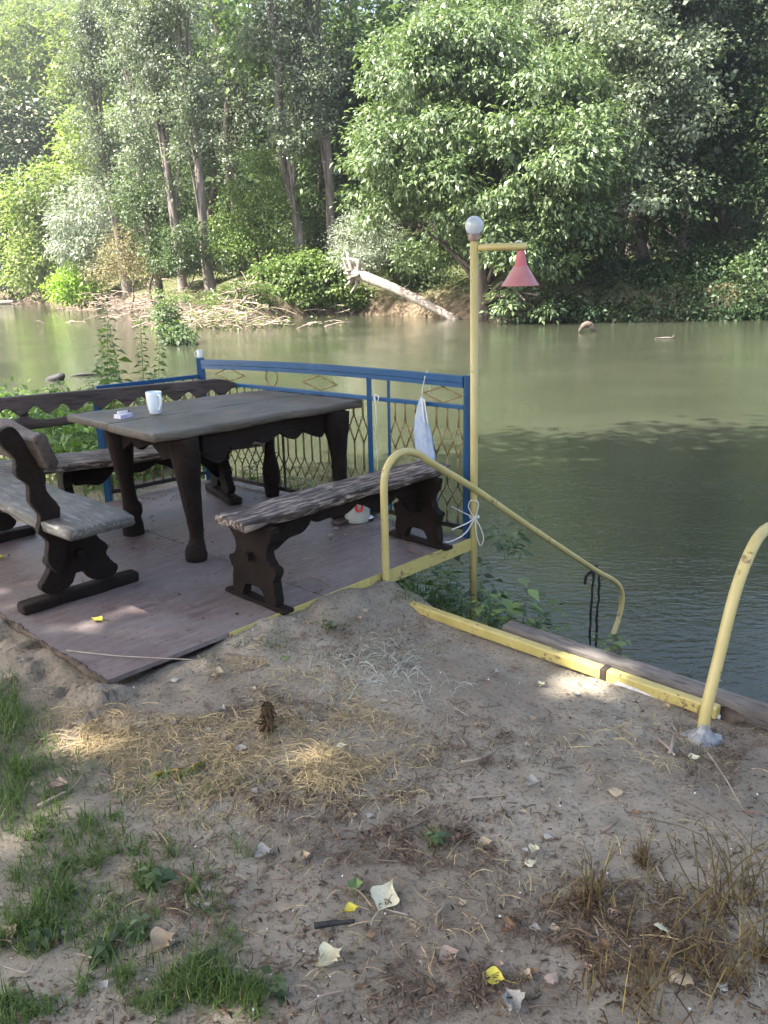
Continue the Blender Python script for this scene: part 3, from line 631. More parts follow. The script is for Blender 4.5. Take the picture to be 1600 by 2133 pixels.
# driftwood in the river
def drift(name, label, pts, rads, mat='deadwood', seed=1):
    t = MB(); t.tube(cr(pts, 5), np.interp(np.linspace(0, 1, (len(pts)-1)*5+1), np.linspace(0, 1, len(pts)), rads), 9, noise=.12, seed=seed); return tag(t.build(name, M[mat], None, True), label, 'driftwood', None)
c = gp(1222, 692, WATER); drift('driftwood', 'curled pale piece of bark floating below the walnut boughs', [c+[-.35,0,.02], c+[-.15,0,.3], c+[.12,.05,.34], c+[.3,0,.1], c+[.42,0,-.02]], [.04,.13,.16,.10,.05], 'bark2', seed=2)
c = gp(1385, 705, WATER); drift('driftwood', 'thin pale stick with an upright stub floating right of the bark piece', [c+[-.4,0,.02], c+[0,0,.03], c+[.3,0,.03], c+[.36,0,.16]], [.015,.03,.03,.015], 'bark', seed=3)
c = gp(112, 792, WATER); drift('sunken_log', 'dark wet log end poking out of the water on the left', [c+[-.5,.2,-.25], c+[-.1,0,-.02], c+[.25,-.05,.1], c+[.35,-.05,.1]], [.1,.13,.13,.07], 'blackcord', 4)
c = gp(170, 783, WATER); drift('sunken_log', 'low dark branch at the water surface behind the tall nettles', [c+[-.5,0,-.04], c+[0,0,.04], c+[.6,0,.05], c+[1.1,.1,-.02]], [.03,.05,.05,.03], 'blackcord', 5)
c = gp(10, 634, WATER); drift('driftwood', 'brown log end jutting into the water at the left border', [c+[-2,0,.15], c+[0,0,.2], c+[1.1,0,.25]], [.25,.25,.2], seed=6)

# ------------------------------------------------------------------ deck
rzd = R(ANG)
dk = thing('deck_platform', 'low plywood deck with worn brown surface and yellow steel edge by the river', 'deck', O, rzd)
# ragged near end
rg = np.random.default_rng(2)
def sheet(name, u0, u1, v0, v1, z, ragged=False):
    n = 44; out = [(u1, v0)]; out += [(u1, v1)]
    vs = np.linspace(v1, v0, n)
    out += [((u0+(.016*fbm(v*9, 0., 3)-.02*abs(vn(v*23, 3.)) if ragged else 0)), v) for v in vs]
    m = MB(); m.prism(out, lambda a, b, t: (a, b, t), z-.021, z); return m.build(name, M['deck'], dk)
sheet('plywood_sheet', .0, 1.216, .012, 2.62, 0., True); sheet('plywood_sheet', 1.224, 2.46, .012, 2.62, -.003)
mb = MB(); mb.box(.62, 2.47, -.004, .004, -.075, .006); mb.box(.62, 2.47, .004, .06, -.03, -.0225); mb.build('edge_angle', M['yellowrust'], dk, bevel=.002)
mb = MB()
for q in (.3, 1.3, 2.3): mb.box(q-.03, q+.03, .07, 2.6, -.085, -.0235)
mb.box(2.42, 2.465, .06, 2.6, -.12, -.0245); mb.build('joist', M['darkmetal'], dk)
mb = MB(); vv = np.linspace(-.01, 1.5, 90)
mb.tube([(-.004+.016*fbm(v*5, 1., 4), v+.01*vn(v*40, 2.), -.008+.010*fbm(v*6, 5., 2)) for v in vv], [.009+.017*abs(float(fbm(v*5+3, 9., 6))) for v in vv], 9, noise=.22, seed=5); mb.build('crumbling_edge', M['mud'], dk)
mb = MB(); rg = np.random.default_rng(8)
# ------------------------------------------------------------------ rustic furniture
def outline(half, per=4):
    """right half-profile (w,z) from bottom to top -> closed symmetric outline"""
    pts = [(w, z) for w, z in half]+[(-w, z) for w, z in half[::-1]]
    return [tuple(p) for p in cr(pts, per, True)]
SUPA = [(.035,.075),(.06,.068),(.085,.03),(.10,.0),(.17,.0),(.175,.06),(.165,.13),(.185,.175),(.19,.205),(.15,.225),(.125,.27),(.135,.32),(.165,.36),(.175,.425)]
def arch_outline(half, s=1., per=4):
    h = [(w*s, z) for w, z in half]
    R_ = cr(h, per); L_ = [(-a, b) for a, b in R_[::-1]]
    return [tuple(p) for p in R_]+L_
def support(half, x, th, s=1., z0=0., zs=1., yo=0., seed=0):
    m = MB(); rg = np.random.default_rng(seed); o = [(a+yo+rg.normal()*.0015, z0+b*zs) for a, b in arch_outline(half, s)]
    m.prism(o, lambda a, b, t: (t, a, b), x-th/2, x+th/2); return m
def scallop(x0, x1, z0, depth, n, seed=0, ends=True, top=.0):
    """apron outline in (x,z): straight top, lobed bottom"""
    rg = np.random.default_rng(seed); pts = [(x1, top), (x0, top)]
    xs = np.linspace(x0, x1, 130); low = []
    for x in xs:
        t = (x-x0)/(x1-x0); w = abs(math.sin(t*n*math.pi)); w = w**.55; e = .38+.62*abs(2*t-1)**1.6; w = w*(.8+.2*math.sin(x*23+seed*2))
        low.append((x, z0-depth*(.25+.75*w)*(e if ends else 1)))
    return pts+low
def bench(name, label, loc, rz, L, y0, y1, zt, th, sup, seat, extra=None, sh=SUPA, skid=(.24, .035, .022), group='rustic benches around the table', seed=0, width=1., zbase=.0):
    t = thing(name, label, 'bench', loc, rz, group)
    ph = seed*1.7
    m = MB(); m.plank(-L/2, L/2, lambda x: y0+.010*math.sin(x*7+ph)+.008*math.sin(x*17), lambda x: y1+.010*math.sin(x*6+ph+2), zt-th, lambda x: zt+.004*math.sin(x*5+ph), 60, .014, seed, .004)
    m.build('seat', M[seat], t, True)
    yc = (y0+y1)/2
    for i, x in enumerate(sup):
        s = support(sh, x, .055, width, skid[2], (zt-th-skid[2])/.425, yc, seed+i).build('leg_panel', M['oldwood'], t, bevel=.006)
        m = MB(); hw = skid[0]; m.plank(-hw, hw, -skid[1], skid[1], .0, skid[2], 10, min(.008, skid[2]*.4), seed+7, .003)
        v = [(x+b, yc+a, c) for a, b, c in m.v]; k = MB(); k.v = v; k.f = m.f; k.build('foot_board', M['oldwood'], t, True)
    m = MB(); o = scallop(sup[0]+.03, sup[1]-.03, zt-th-.035, .20, 3.5, seed, True, zt-th-.002)
    m.prism([(a, b) for a, b in o], lambda a, b, q: (a, yc+q, b), -.022, .022); m.build('stretcher', M['oldwood'], t, bevel=.005)
    for x, sg in ((sup[0], -1), (sup[1], 1)):
        m = MB(); m.box(x+sg*.028, x+sg*.062, yc-.02, yc+.02, zt-th-.19, zt-th-.15); m.build('wedge', M['oldwood'], t, bevel=.004)
    if extra: extra(t)
    return t
# bench A (river side front, no back)
cA = W(1.595, .215)
bench('rustic_bench', 'backless rustic bench with peeling pale streaks on its seat, along the front deck edge', cA, rzd, 1.55, -.13, .125, .48, .052, (-.64, .61), 'seatwood', seed=1)
# bench C (near end of the table), long axis along V, +y local = -U
cC = W(.40, 1.63)
def backC(t):
    for x in (-.66, .70):
        m = MB(); o = [(.14,.19),(.10,.30),(.12,.42),(.10,.52),(.155,.62),(.15,.70),(.20,.80),(.235,.90),(.275,.955),(.335,.94),(.34,.88),(.285,.80),(.29,.72),(.24,.66),(.245,.58),(.205,.50),(.225,.42),(.185,.36),(.20,.27),(.17,.20)]
        o = [tuple(p) for p in cr(o, 3, True)]
        m.prism(o, lambda a, b, q: (q, a, b), x-.065, x-.015); m.build('back_post', M['oldwood'], t, bevel=.007)
    m = MB()
    m.plank(-.80, .95, lambda x: -.035, lambda x: .035, lambda x: -.09, lambda x: .105+.02*math.sin(x*11), 50, .02, 12, .004)
    ca, sa = math.cos(R(-17)), math.sin(R(-17))
    m.v = [(x, .165+y*ca+z*-sa*1. , .825+(-y)*-sa*0+z*ca+y*sa) for x, y, z in m.v]
    m.build('back_rail', M['backwood'], t, True)
SUPC = [(.02,.10),(.05,.035),(.10,.015),(.16,.02),(.185,.07),(.16,.115),(.135,.17),(.15,.215),(.125,.26),(.10,.31),(.115,.36),(.17,.425)]
bench('rustic_bench', 'rustic bench with worn grey blue seat and carved posts at the table end', cC, rzd+R(90), 1.95, -.165, .20, .475, .055, (-.64, .66), 'greyseat', backC, SUPC, (.31, .045, .055), seed=2, width=1.15)
# bench B (behind the table, with wavy back rail)
angB = R(30); fB = np.array([-2.2, 5.161, 0]); dB = np.array([math.cos(angB), math.sin(angB), 0]); nB = np.array([-dB[1], dB[0], 0])
cB = fB + dB*.60 + nB*.21
def backB(t):
    def post(x, nm):
        m = MB(); o = [(.15,.43),(.245,.43),(.235,.50),(.255,.56),(.262,.70),(.285,.86),(.235,.86),(.222,.70),(.212,.56),(.19,.50)]
        m.prism(o, lambda a, b, q: (q, a, b), x-.03, x+.03); m.build('back_post', M['backwood'], t, bevel=.006)
    for x in (-.62, -.88, .62): post(x, 0)
    # wavy top rail
    xs = np.linspace(-1.15, .93, 150); up = [(x, .858-.05*max(0, (x-.72)/.2)**2) for x in xs]
    def low(x):
        k = (x*5.6) % 1.; w = (.5-.5*math.cos(2*math.pi*k**.75)); env = 1. if x < .80 else max(.1, 1-(x-.80)/.13)
        return .783-.056*w*env-.02*(x < .4)*0
    o = up+[(x, low(x)) for x in xs[::-1]]
    m = MB(); m.prism(o, lambda a, b, q: (a, q+.30*(b-.8)*.35, b), .205, .255); m.build('top_rail', M['backwood'], t, bevel=.006)
    m = MB(); m.plank(-1.15, -.18, lambda x: .175, lambda x: .215, lambda x: .655+.022*math.sin(x*5+1), lambda x: .715+.028*math.sin(x*5+1)+.03*math.exp(-((x+.62)/.07)**2), 40, .014, 22, .004); m.build('back_rail', M['backwood'], t, True)
bench('rustic_bench', 'rustic bench with scalloped wavy back rail between the table and the low side railing', cB, angB, 1.86, -.21, .215, .44, .05, (-.45, .66), 'seatwood', backB, SUPC, (.27, .05, .05), seed=3, width=1.15)
# table
cT = W(1.66, 1.42)
tb = thing('rustic_table', 'heavy dark rustic table with live edged plank top and carved legs', 'table', cT, rzd)
TZ = .79
near = lambda x: -.475-.025*x+.016*math.sin(x*6.3+1.0)+.010*math.sin(x*13)
far = lambda x: .535-.11*x+.006*math.sin(x*5)
seam = lambda x: .045-.05*x
m = MB(); m.plank(-.75, .79, near, lambda x: seam(x)-.002, TZ-.052, TZ, 70, .018, 41, .004); m.build('top_plank', M['topwood'], tb, True)
m = MB(); m.plank(-.735, .745, lambda x: seam(x)+.002, far, TZ-.050, TZ-.001, 70, .012, 42, .003); m.build('top_plank', M['topwood'], tb, True)
def leg(x, y, prof, lean=(0, 0), seed=0):
    m = MB(); pts = []; rr = []
    for z, r, ox, oy in prof: pts.append((x+ox+lean[0]*z, y+oy+lean[1]*z, z)); rr.append(r)
    P = cr([(*p, r) for p, r in zip(pts, rr)], 4); P = np.array(P)
    m.tube(P[:, :3], P[:, 3]*.86, 12, noise=.03, seed=seed, flat=.92); return m.build('leg', M['oldwood'], tb, True)
leg(-.53, -.41, [(0,.072,-.018,-.012),(.02,.078,-.022,-.014),(.055,.076,-.022,-.014),(.085,.064,-.01,-.006),(.13,.050,.0,0),(.2,.054,0,0),(.34,.066,-.01,0),(.5,.085,-.02,0),(.62,.098,-.025,0),(.735,.105,-.03,0)], seed=1)
leg(-.53, .33, [(0,.082,0,0),(.04,.08,0,0),(.12,.07,0,0),(.17,.075,.01,0),(.22,.06,0,0),(.34,.055,-.01,0),(.48,.075,-.02,0),(.62,.1,-.02,0),(.735,.105,-.02,0)], seed=2)
leg(.60, -.45, [(0,.085,0,0),(.05,.08,0,0),(.15,.058,0,0),(.26,.062,0,0),(.40,.064,0,0),(.52,.08,-.005,0),(.62,.1,-.01,0),(.735,.1,0,0)], seed=3)
leg(.66, .37, [(0,.06,0,0),(.05,.068,0,0),(.15,.078,0,0),(.24,.07,0,0),(.34,.048,0,0),(.45,.05,0,0),(.6,.07,0,0),(.735,.085,0,0)], seed=4)
for y, (xa, xb), s in ((-.40, (-.44, .62), 1), (.38, (-.46, .60), 2)):
    m = MB(); o = scallop(xa, xb, .675, .17, 5.5, s, True, .736); m.prism(o, lambda a, b, q: (a, y+q, b), -.02, .02); m.build('apron', M['oldwood'], tb, bevel=.006)
for x, (ya, yb), s in ((-.56, (-.33, .26), 3), (.62, (-.37, .30), 4)):
    m = MB(); o = scallop(ya, yb, .675, .13, 2.5, s, True, .736); m.prism(o, lambda a, b, q: (x+q, a, b), -.02, .02); m.build('apron', M['oldwood'], tb, bevel=.006)
m = MB(); m.plank(.45, .86, -.60, -.52, 0., .025, 10, .006, 9); m.build('foot_board', M['backwood'], tb, True)
# things on the table
pm = gp(324, 862, TZ)
mg = thing('mug', 'tall white mug standing on the plank table', 'mug', (pm[0], pm[1], TZ+.0005), R(-20))
m = MB(); h = .138; pr = [(.001,0),(.030,0),(.034,.006),(.042,.04),(.047,.08),(.0485,.12),(.0488,h-.002),(.0475,h),(.0460,h-.002),(.0455,.12),(.044,.08),(.039,.03),(.031,.010),(.001,.008)]
m.lathe(pr, 40); m.build('cup', M['ceramic'], mg, True)
m = MB(); pth = cr([(.045,0,.118),(.062,0,.122),(.074,0,.108),(.072,0,.07),(.058,0,.038),(.040,0,.026)], 6); m.tube([(a*.9, -a*.35, c) for a, b, c in pth], .0075, 8); m.build('handle', M['ceramic'], mg, True)
pc = gp(258, 870, TZ)
cp = thing('cigarette_pack', 'small white and violet cigarette pack lying on the table beside the mug', 'cigarette pack', (pc[0], pc[1], TZ+.001), R(58))
m = MB(); m.box(-.05, .026, -.03, .03, 0, .024); m.build('box', M['paperwhite'], cp, bevel=.001); m = MB(); m.box(.0265, .05, -.03, .03, 0, .024); m.build('lid', M['lilac'], cp, bevel=.001)
m = MB(); m.box(-.048,.020,-.0308,-.0301,.004,.020); m.build('printed_stripe', M['lilac'], cp)
lt = thing('lighter', 'slim white lighter lying on top of the cigarette pack', 'lighter', (pc[0], pc[1], TZ+.0255), R(52))
m = MB(); m.tube([(-.038,0,.0105),(.028,0,.0105)], .0095, 12, flat=.7); m.build('body', M['white'], lt, True); m = MB(); m.tube([(.0285,0,.0105),(.040,0,.0105)], .0085, 12, flat=.7); m.build('cap', M['darkmetal'], lt, True)

# ------------------------------------------------------------------ railings
def lattice(P0, P1, z0, z1, step, cells):
    """rods: vertical, crossing X, vertical, crossing X, vertical"""
    m = MB(); P0 = np.array(P0); P1 = np.array(P1); L = np.linalg.norm(P1-P0); d = (P1-P0)/L; n = max(2, int(round(L/step))); st = L/n; r = .0056
    for k in range(n):
        c = P0+d*st*(k+.5)
        for za, zb in cells['vert']: m.tube([c+[0,0,za], c+[0,0,zb]], r*1.25, 6)
        for za, zb in cells['x']:
            for s in (-1, 1):
                e = c+d*st*s
                if k+s < 0 or k+s >= n: e = c+d*st*s*.5; zz = (za+zb)/2; m.tube([c+[0,0,za], e+[0,0,zz]], r, 5); m.tube([e+[0,0,zz], c+[0,0,zb]], r, 5)
                else:
                    off = np.cross(d, [0,0,1.])*.004*s; m.tube([c+off+[0,0,za], e+off+[0,0,zb]], r, 5)
    return m
fr_ = thing('metal_railing', 'blue river railing with gold diamonds and crossed gold rods', 'railing', (0,0,0))
A_ = np.array([.525, 4.92, 0]); B_ = np.array([-1.43, 6.56, 0]); dF = (B_-A_); LF = np.linalg.norm(dF); dF /= LF
def fp(s, z): return A_+dF*s+np.array([0,0,z])
def s_at(px, py):  # along-fence position seen at a pixel column
    d = ray(px, py); n = np.array([-dF[1], dF[0], 0]); t = ((A_-EYE)@n)/(d@n); q = EYE+d*t; return (q-A_)@dF, q[2]
topz = lambda s: 1.0+.02*math.sin(math.pi*s/LF)-.025*s/LF
for s, w, zt in ((0., .056, 1.005), (LF, .056, .985)):
    m = MB(); p = fp(s, 0); m.bar(p+[0,0,-.06], p+[0,0,zt], w, w); m.build('post', M['blue'], fr_, bevel=.003)
sm1 = s_at(770, 850)[0]; sm2 = s_at(810, 850)[0]; sm3 = s_at(592, 960)[0]
m = MB(); m.bar(fp(sm1, 0), fp(sm1, topz(sm1)-.06), .034, .034); m.build('mid_post', M['blue'], fr_, bevel=.002)
m = MB(); m.bar(fp(sm2, .03), fp(sm2, topz(sm2)-.06), .02, .02); m.build('mid_post', M['blue'], fr_, bevel=.002)
m = MB(); m.bar(fp(sm3, .03), fp(sm3, .80), .018, .018); m.build('mid_post', M['darkmetal'], fr_, bevel=.002)
ss = np.linspace(.03, LF-.03, 14)
m = MB()
for a, b in zip(ss[:-1], ss[1:]): m.bar(fp(a, topz(a)-.022), fp(b+.002, topz(b)-.022), .042, .038); m.bar(fp(a, topz(a)-.058), fp(b+.002, topz(b)-.058), .036, .028)
m.build('top_rail', M['blue'], fr_)
m = MB(); m.bar(fp(.03, .81), fp(LF-.03, .80), .026, .026); m.build('mid_rail', M['blue'], fr_, bevel=.002)
m = MB(); m.bar(fp(.03, .045), fp(LF-.03, .045), .03, .03); m.build('bottom_rail', M['darkmetal'], fr_, bevel=.002)
CELLS = dict(vert=[(.06,.17),(.31,.49),(.68,.797)], x=[(.17,.31),(.49,.68)])
nx_ = np.array([-dF[1], dF[0], 0])
for a, b in ((.03, sm2-.01), (sm1+.02, sm3-.01), (sm3+.01, LF-.03)): lattice(fp(a, 0), fp(b, 0), .06, .79, .082, CELLS).build('rod_lattice', M['gold'], fr_, True)
def diamond(s0, s1, zl, zh):
    m = MB(); c = (s0+s1)/2; P = [fp(s0, (zl+zh)/2), fp(c, zh), fp(s1, (zl+zh)/2), fp(c, zl)]
    for i in range(4): m.tube([P[i], P[(i+1) % 4]], .0055, 6)
    return m
for pa, pb, y in ((449, 509, 785), (630, 702, 797), (882, 962, 808)):
    diamond(s_at(pa, y)[0], s_at(pb, y)[0], .825, topz(1)-.085).build('diamond', M['gold'], fr_, True)
sr = s_at(566, 790)[0]; m = MB(); m.tube([fp(sr+.062*math.cos(a), .885+.062*math.sin(a)) for a in np.linspace(0, 2*math.pi, 30)], .0055, 6, cap=False); m.build('ring', M['gold'], fr_, True)
# low side railing
lr = thing('metal_railing', 'lower blue side railing behind the bench with wavy back rail', 'railing', (0,0,0))
Lp = np.array([-2.075, 5.955, 0]); Cp = B_+np.array([-.03,-.04,0])
m = MB(); m.bar(Lp+[0,0,-.05], Lp+[0,0,.83], .05, .05); m.build('post', M['blue'], lr, bevel=.003)
m = MB(); m.bar(Lp+[0,0,.845], Cp+[0,0,.845], .034, .03); m.build('top_rail', M['blue'], lr, bevel=.002)
m = MB(); m.bar(Lp+[0,0,.06], Cp+[0,0,.06], .03, .03); m.build('bottom_rail', M['darkmetal'], lr, bevel=.002)
lattice(Lp, Cp, .06, .82, .085, dict(vert=[(.07,.26),(.44,.56),(.72,.835)], x=[(.26,.44),(.56,.72)])).build('rod_lattice', M['gold'], lr, True)

# ------------------------------------------------------------------ lamp post and hand rails
lpx = np.array([.560, 4.850]); lb = gz(*lpx)
lp = thing('lamp_post', 'slim yellow lamp post with glass globe and red cone shade', 'street lamp', (lpx[0], lpx[1], lb))
hh = lambda z: z-lb
m = MB(); m.tube([(0,0,-.1), (-.005,0,hh(.5)), (-.016,.002,hh(1.765))], .0235, 14); m.build('pole', M['yellow'], lp, True)
m = MB(); ad = np.array([.98, -.15, 0]); a0 = np.array([-.016,.002,hh(1.73)]); m.tube([a0+ad*.02, a0+ad*.15+[0,0,.002], a0+ad*.288, a0+ad*.30], [.0205,.0205,.0205,.012], 12); m.build('arm', M['yellow'], lp, True)
hk = MB(); hk.tube([a0+ad*.25+np.array([.0,.0,.018])+np.array([.018*math.cos(t), 0, .014*math.sin(t)]) for t in np.linspace(0, math.pi, 8)], .004, 6); hk.build('wire_loop', M['cord'], lp, True)
m = MB(); m.lathe([(.001,0),(.022,0),(.034,.006),(.036,.03),(.026,.045),(.001,.046)], 20, (-.016,.002,hh(1.765))); m.build('socket', simple('rusty_socket', (.16,.10,.075), (.3,.24,.2), 30, .6), lp, True)
gm, nt, out = newmat('frosted_glass'); b = bsdf(nt, out, ramp(nt, [(.3,(.42,.46,.50)),(.7,(.66,.70,.74))], noise(nt, 9, 4)), .12, .6, noise(nt, 40, 3), .15, .003)
b.inputs['Transmission Weight'].default_value = .35
m = MB(); m.lathe([(max(.0005, .053*math.sin(t)), .053-.053*math.cos(t)) for t in np.linspace(.35, math.pi, 18)], 28, (-.016,.002,hh(1.795))); m.build('globe', gm, lp, True)
sc_ = a0+ad*.265
ls = MB(); ls.lathe([(.018,-.0205),(.022,-.03),(.034,-.095),(.041,-.108)], 32, sc_); o_ = ls.build('shade_neck', M['red'], lp, True)
ls = MB(); ls.lathe([(.042,-.107),(.062,-.14),(.096,-.195),(.106,-.206),(.107,-.214),(.102,-.214),(.09,-.196),(.058,-.14),(.036,-.112)], 36, sc_); ls.build('lamp_shade', M['pink'], lp, True)
ls = MB(); ls.lathe([(.012,-.115),(.026,-.13),(.03,-.16),(.02,-.18),(.001,-.186)], 16, sc_); ls.build('bulb', M['white'], lp, True)
# hand rail, left
def hpath(v, pts): return [W(u, v, z) for u, z in pts]
HR = [(1.655,-.16),(1.653,.15),(1.652,.40),(1.655,.53),(1.68,.605),(1.745,.658),(1.83,.668),(1.93,.637),(2.03,.575),(2.43,.34),(3.04,-.05),(3.97,-.63),(4.25,-.79),(4.40,-.90),(4.46,-1.02),(4.43,-1.18),(4.32,-1.34),(4.2,-1.5)]
hr = thing('hand_rail', 'long yellow bent pipe hand rail descending from the deck corner to the water', 'hand rail', W(1.655, -.03, -.1))
m = MB(); pt = [p-W(1.655, -.03, -.1) for p in hpath(-.03, HR)]; m.tube(cr(pt, 5), .0215, 12); m.build('pipe', M['yellow'], hr, True)
HR2 = [(1.44,-.2),(1.452,-.03),(1.535,.19),(1.62,.395),(1.73,.53),(1.85,.59),(2.0,.575),(2.2,.46),(2.6,.22),(3.4,-.3),(3.97,-.66),(4.25,-.83),(4.42,-.97),(4.44,-1.15),(4.32,-1.38),(4.22,-1.5)]
v2 = -1.917
hr2 = thing('hand_rail', 'yellow bent pipe hand rail rising beside the plastic wrap at the right edge', 'hand rail', W(1.44, v2, -.1))
m = MB(); pt = [p-W(1.44, v2, -.1) for p in hpath(v2, HR2)]; m.tube(cr(pt, 5), .0225, 12); m.build('pipe', M['yellow'], hr2, True)
# ropes on the left hand rail
rp = thing('rope', 'dark wet rope loops hanging from the lower hand rail', 'rope', W(3.97, -.03, -.63))
m = MB(); rg = np.random.default_rng(1)
m.tube([np.array([.028*math.cos(t)*U[0]+.0*t, .028*math.cos(t)*U[1], .028*math.sin(t)])+U*(.016*(t-9)/6) for t in np.linspace(0, 18, 40)], .011, 6)
m.tube(cr([(-.03,0,-.02),(-.06,0,-.06),(-.065,0,-.12)], 4), .012, 6); m.build('knot', M['blackcord'], rp, True)
for i, q in enumerate((-.01, .095)):
    m = MB(); base = U*q; pts = [base+np.array([rg.normal()*.006, rg.normal()*.006, .02-z_-.62*q]) for z_ in np.linspace(0, .78, 14)]; m.tube(pts, .0075*(1+.5*rg.random(14)), 6); m.build('strand', M['blackcord'], rp, True)
# steel beam and timber at the top of the steps
bm_ = thing('steel_beam', 'yellow steel beam edging the bank between the two hand rails', 'beam', W(1.635, -1.1, -.10), rzd)
m = MB(); m.box(-.026, .022, -.80, .92, -.05, .004); m.build('channel', M['yellowrust'], bm_, bevel=.008)
m = MB(); m.box(-.031, -.0265, -.31, -.280, -.045, .006); m.box(-.029, .024, -.31, -.280, .0045, .008); m.build('rusty_bracket', M['darkmetal'], bm_, bevel=.003)
kb = MB(); kb.plank(-1.06, .55, -.045, .04, -.08, 0, 30, .008, 5, .005)
o_ = kb.build('timber_kerb', M['timber'], None, True); o_.location = tuple(W(1.725, -1.35, -.085)); o_.rotation_euler = (0, 0, rzd+R(90)); tag(o_, 'weathered grey timber lying along the water side of the yellow beam', 'timber')
# post foot: plastic wrap and white pipe
b0 = W(1.44, v2, 0); b0[2] = gz(b0[0], b0[1])
wp = MB(); n = 22; rings = []
rg = np.random.default_rng(3)
for j, (rr, z_) in enumerate(((.20,-.015),(.155,.02),(.10,.04),(.062,.075),(.036,.11),(.027,.125))):
    for k in range(n):
        a = 2*math.pi*k/n; q = rr*(1+.28*math.sin(a*3+j)*(.9 if j < 3 else .2)+rg.normal()*.07); wp.v.append((q*math.cos(a)*.62-.03*(rr*4), q*math.sin(a)*.5-.02, z_+rg.normal()*.006*(j < 4)))
wp.f = [(i*n+k, i*n+(k+1) % n, (i+1)*n+(k+1) % n, (i+1)*n+k) for i in range(5) for k in range(n)]
o_ = wp.build('plastic_wrap', M['bagplastic'], None, 'auto'); o_.location = tuple(b0); o_.scale = (.72, .72, .62); tag(o_, 'torn grey plastic sheet wrapped round the foot of the right hand rail', 'plastic sheet')
p0, p1 = onground(1283, 1425), onground(1500, 1500)
m = MB(); m.tube([p0+[0,0,.004], (p0+p1)/2+[0,0,.004], p1+[0,0,.012]], .010, 10); tag(m.build('white_pipe', M['pipewhite'], None, True), 'thin white pipe lying half buried beside the yellow beam', 'pipe')
# burnt clod beside it
def clod(name, label, cat, p, r, mat, seed, sq=.6):
    rg = np.random.default_rng(seed); bmx = bmesh.new(); bmesh.ops.create_icosphere(bmx, subdivisions=3, radius=1.)
    for v in bmx.verts:
        c = v.co; f = 1+.5*float(fbm(c.x*1.6+seed, c.y*1.6+c.z*1.3, seed)); v.co = Vector((c.x*r[0]*f, c.y*r[1]*f, c.z*r[2]*f))
    me = bpy.data.meshes.new(name); bmx.to_mesh(me); bmx.free(); o = link(name, me, M[mat], None, True); o.location = tuple(map(float, p)); return tag(o, label, cat)
pcl = onground(1530, 1490); clod('earth_clod', 'dark crumbly earth clod behind the plastic wrap', 'clod', pcl, (.07,.06,.05), 'mud', 3)
clod('earth_clod', 'pale small clod on the soil right of the stick pile', 'clod', onground(1525, 1560), (.022,.018,.014), 'ground', 4)
# white cords
kn = np.array([lpx[0], lpx[1], .14])
cd = thing('tied_cord', 'white cord tied in a bow round the lamp post', 'cord', kn)
m = MB(); m.tube([(.028*math.cos(t), .028*math.sin(t), .004*math.sin(t*3)+.004*(t/6-1)) for t in np.linspace(0, 12.6, 40)], .0045, 6); m.build('knot', M['cord'], cd, True)
def cordpiece(nm, pts, r=.0032): m = MB(); m.tube(cr(pts, 6), r, 6); m.build(nm, M['cord'], cd, True)
cordpiece('loop', [(0,-.03,0),(-.04,-.035,.07),(-.025,-.035,.115),(.02,-.035,.10),(.01,-.032,.03),(0,-.03,0)])
cordpiece('loop', [(0,-.03,0),(.03,-.035,-.05),(.055,-.035,-.13),(.035,-.035,-.18),(.01,-.033,-.1),(0,-.03,0)])
cordpiece('tail', [(0,-.03,0),(-.05,-.04,-.03),(-.13,-.05,-.06),(-.145,-.05,-.065)], .0045)
cordpiece('tail', [(0,-.03,0),(-.06,-.05,-.09),(-.15,-.07,-.135),(-.19,-.08,-.134)], .0045)
cordpiece('tail', [(0,-.03,0),(-.08,.0,.035),(-.14,.04,.06)], .0032)
# thin string on the railing
sp = s_at(788, 830)[0]; m = MB(); nf = -nx_ if (-nx_)@(EYE-A_) > 0 else nx_
m.tube([fp(sp, z_)+nf*.03+np.array([.004*math.sin(z_*20), 0, 0]) for z_ in np.linspace(.84, .22, 14)], .0035, 5); m.tube([fp(sp, .815)+nf*.022+dF*.022*math.cos(t)+np.array([0,0,.022*math.sin(t)]) for t in np.linspace(0, 6.28, 14)], .004, 5)
tag(m.build('string', M['cord'], None, True), 'thin white string knotted to the middle rail and hanging straight down', 'string')
# towel
tm, nt, out = newmat('blue_white_towel'); tc = nd(nt, 'ShaderNodeTexCoord'); sx = nd(nt, 'ShaderNodeSeparateXYZ'); nt.links.new(tc.outputs['Object'], sx.inputs[0])
zc = ramp(nt, [(.0,(.10,.24,.50)),(.16,(.14,.30,.56)),(.30,(.36,.42,.51)),(.62,(.38,.43,.51)),(.9,(.22,.32,.47)),(1.,(.45,.45,.45))], sx.outputs[2])
zc = mixc(nt, ramp(nt, [(.5,(0,0,0)),(.6,(.6,.6,.6))], noise(nt, 30, 3)), zc, (.20,.32,.52)); bsdf(nt, out, zc, .95, .1, noise(nt, 120, 3), .8, .004)
st = s_at(890, 830)[0]; tw = thing('towel', 'blue and white towel hanging by a cord from the railing', 'towel', fp(st, .20)+nf*.05)
m = MB(); n = 26; lev = [(.0,.055,.06),(.06,.058,.05),(.14,.06,.035),(.24,.066,.02),(.34,.062,.0),(.42,.045,-.01),(.48,.028,-.01),(.53,.012,-.005)]
for z_, w_, ox in lev:
    for k in range(n):
        a = 2*math.pi*k/n; q = w_*(1+.18*math.sin(a*4+z_*9)); m.v.append(tuple(-dF*(q*math.cos(a)+ox)+nf*(q*.30*math.sin(a)+.0)+np.array([0,0,1.24*z_-.03*math.sin(a*1)*(z_ < .05)-.05*math.cos(a)*(z_ < .05)])))
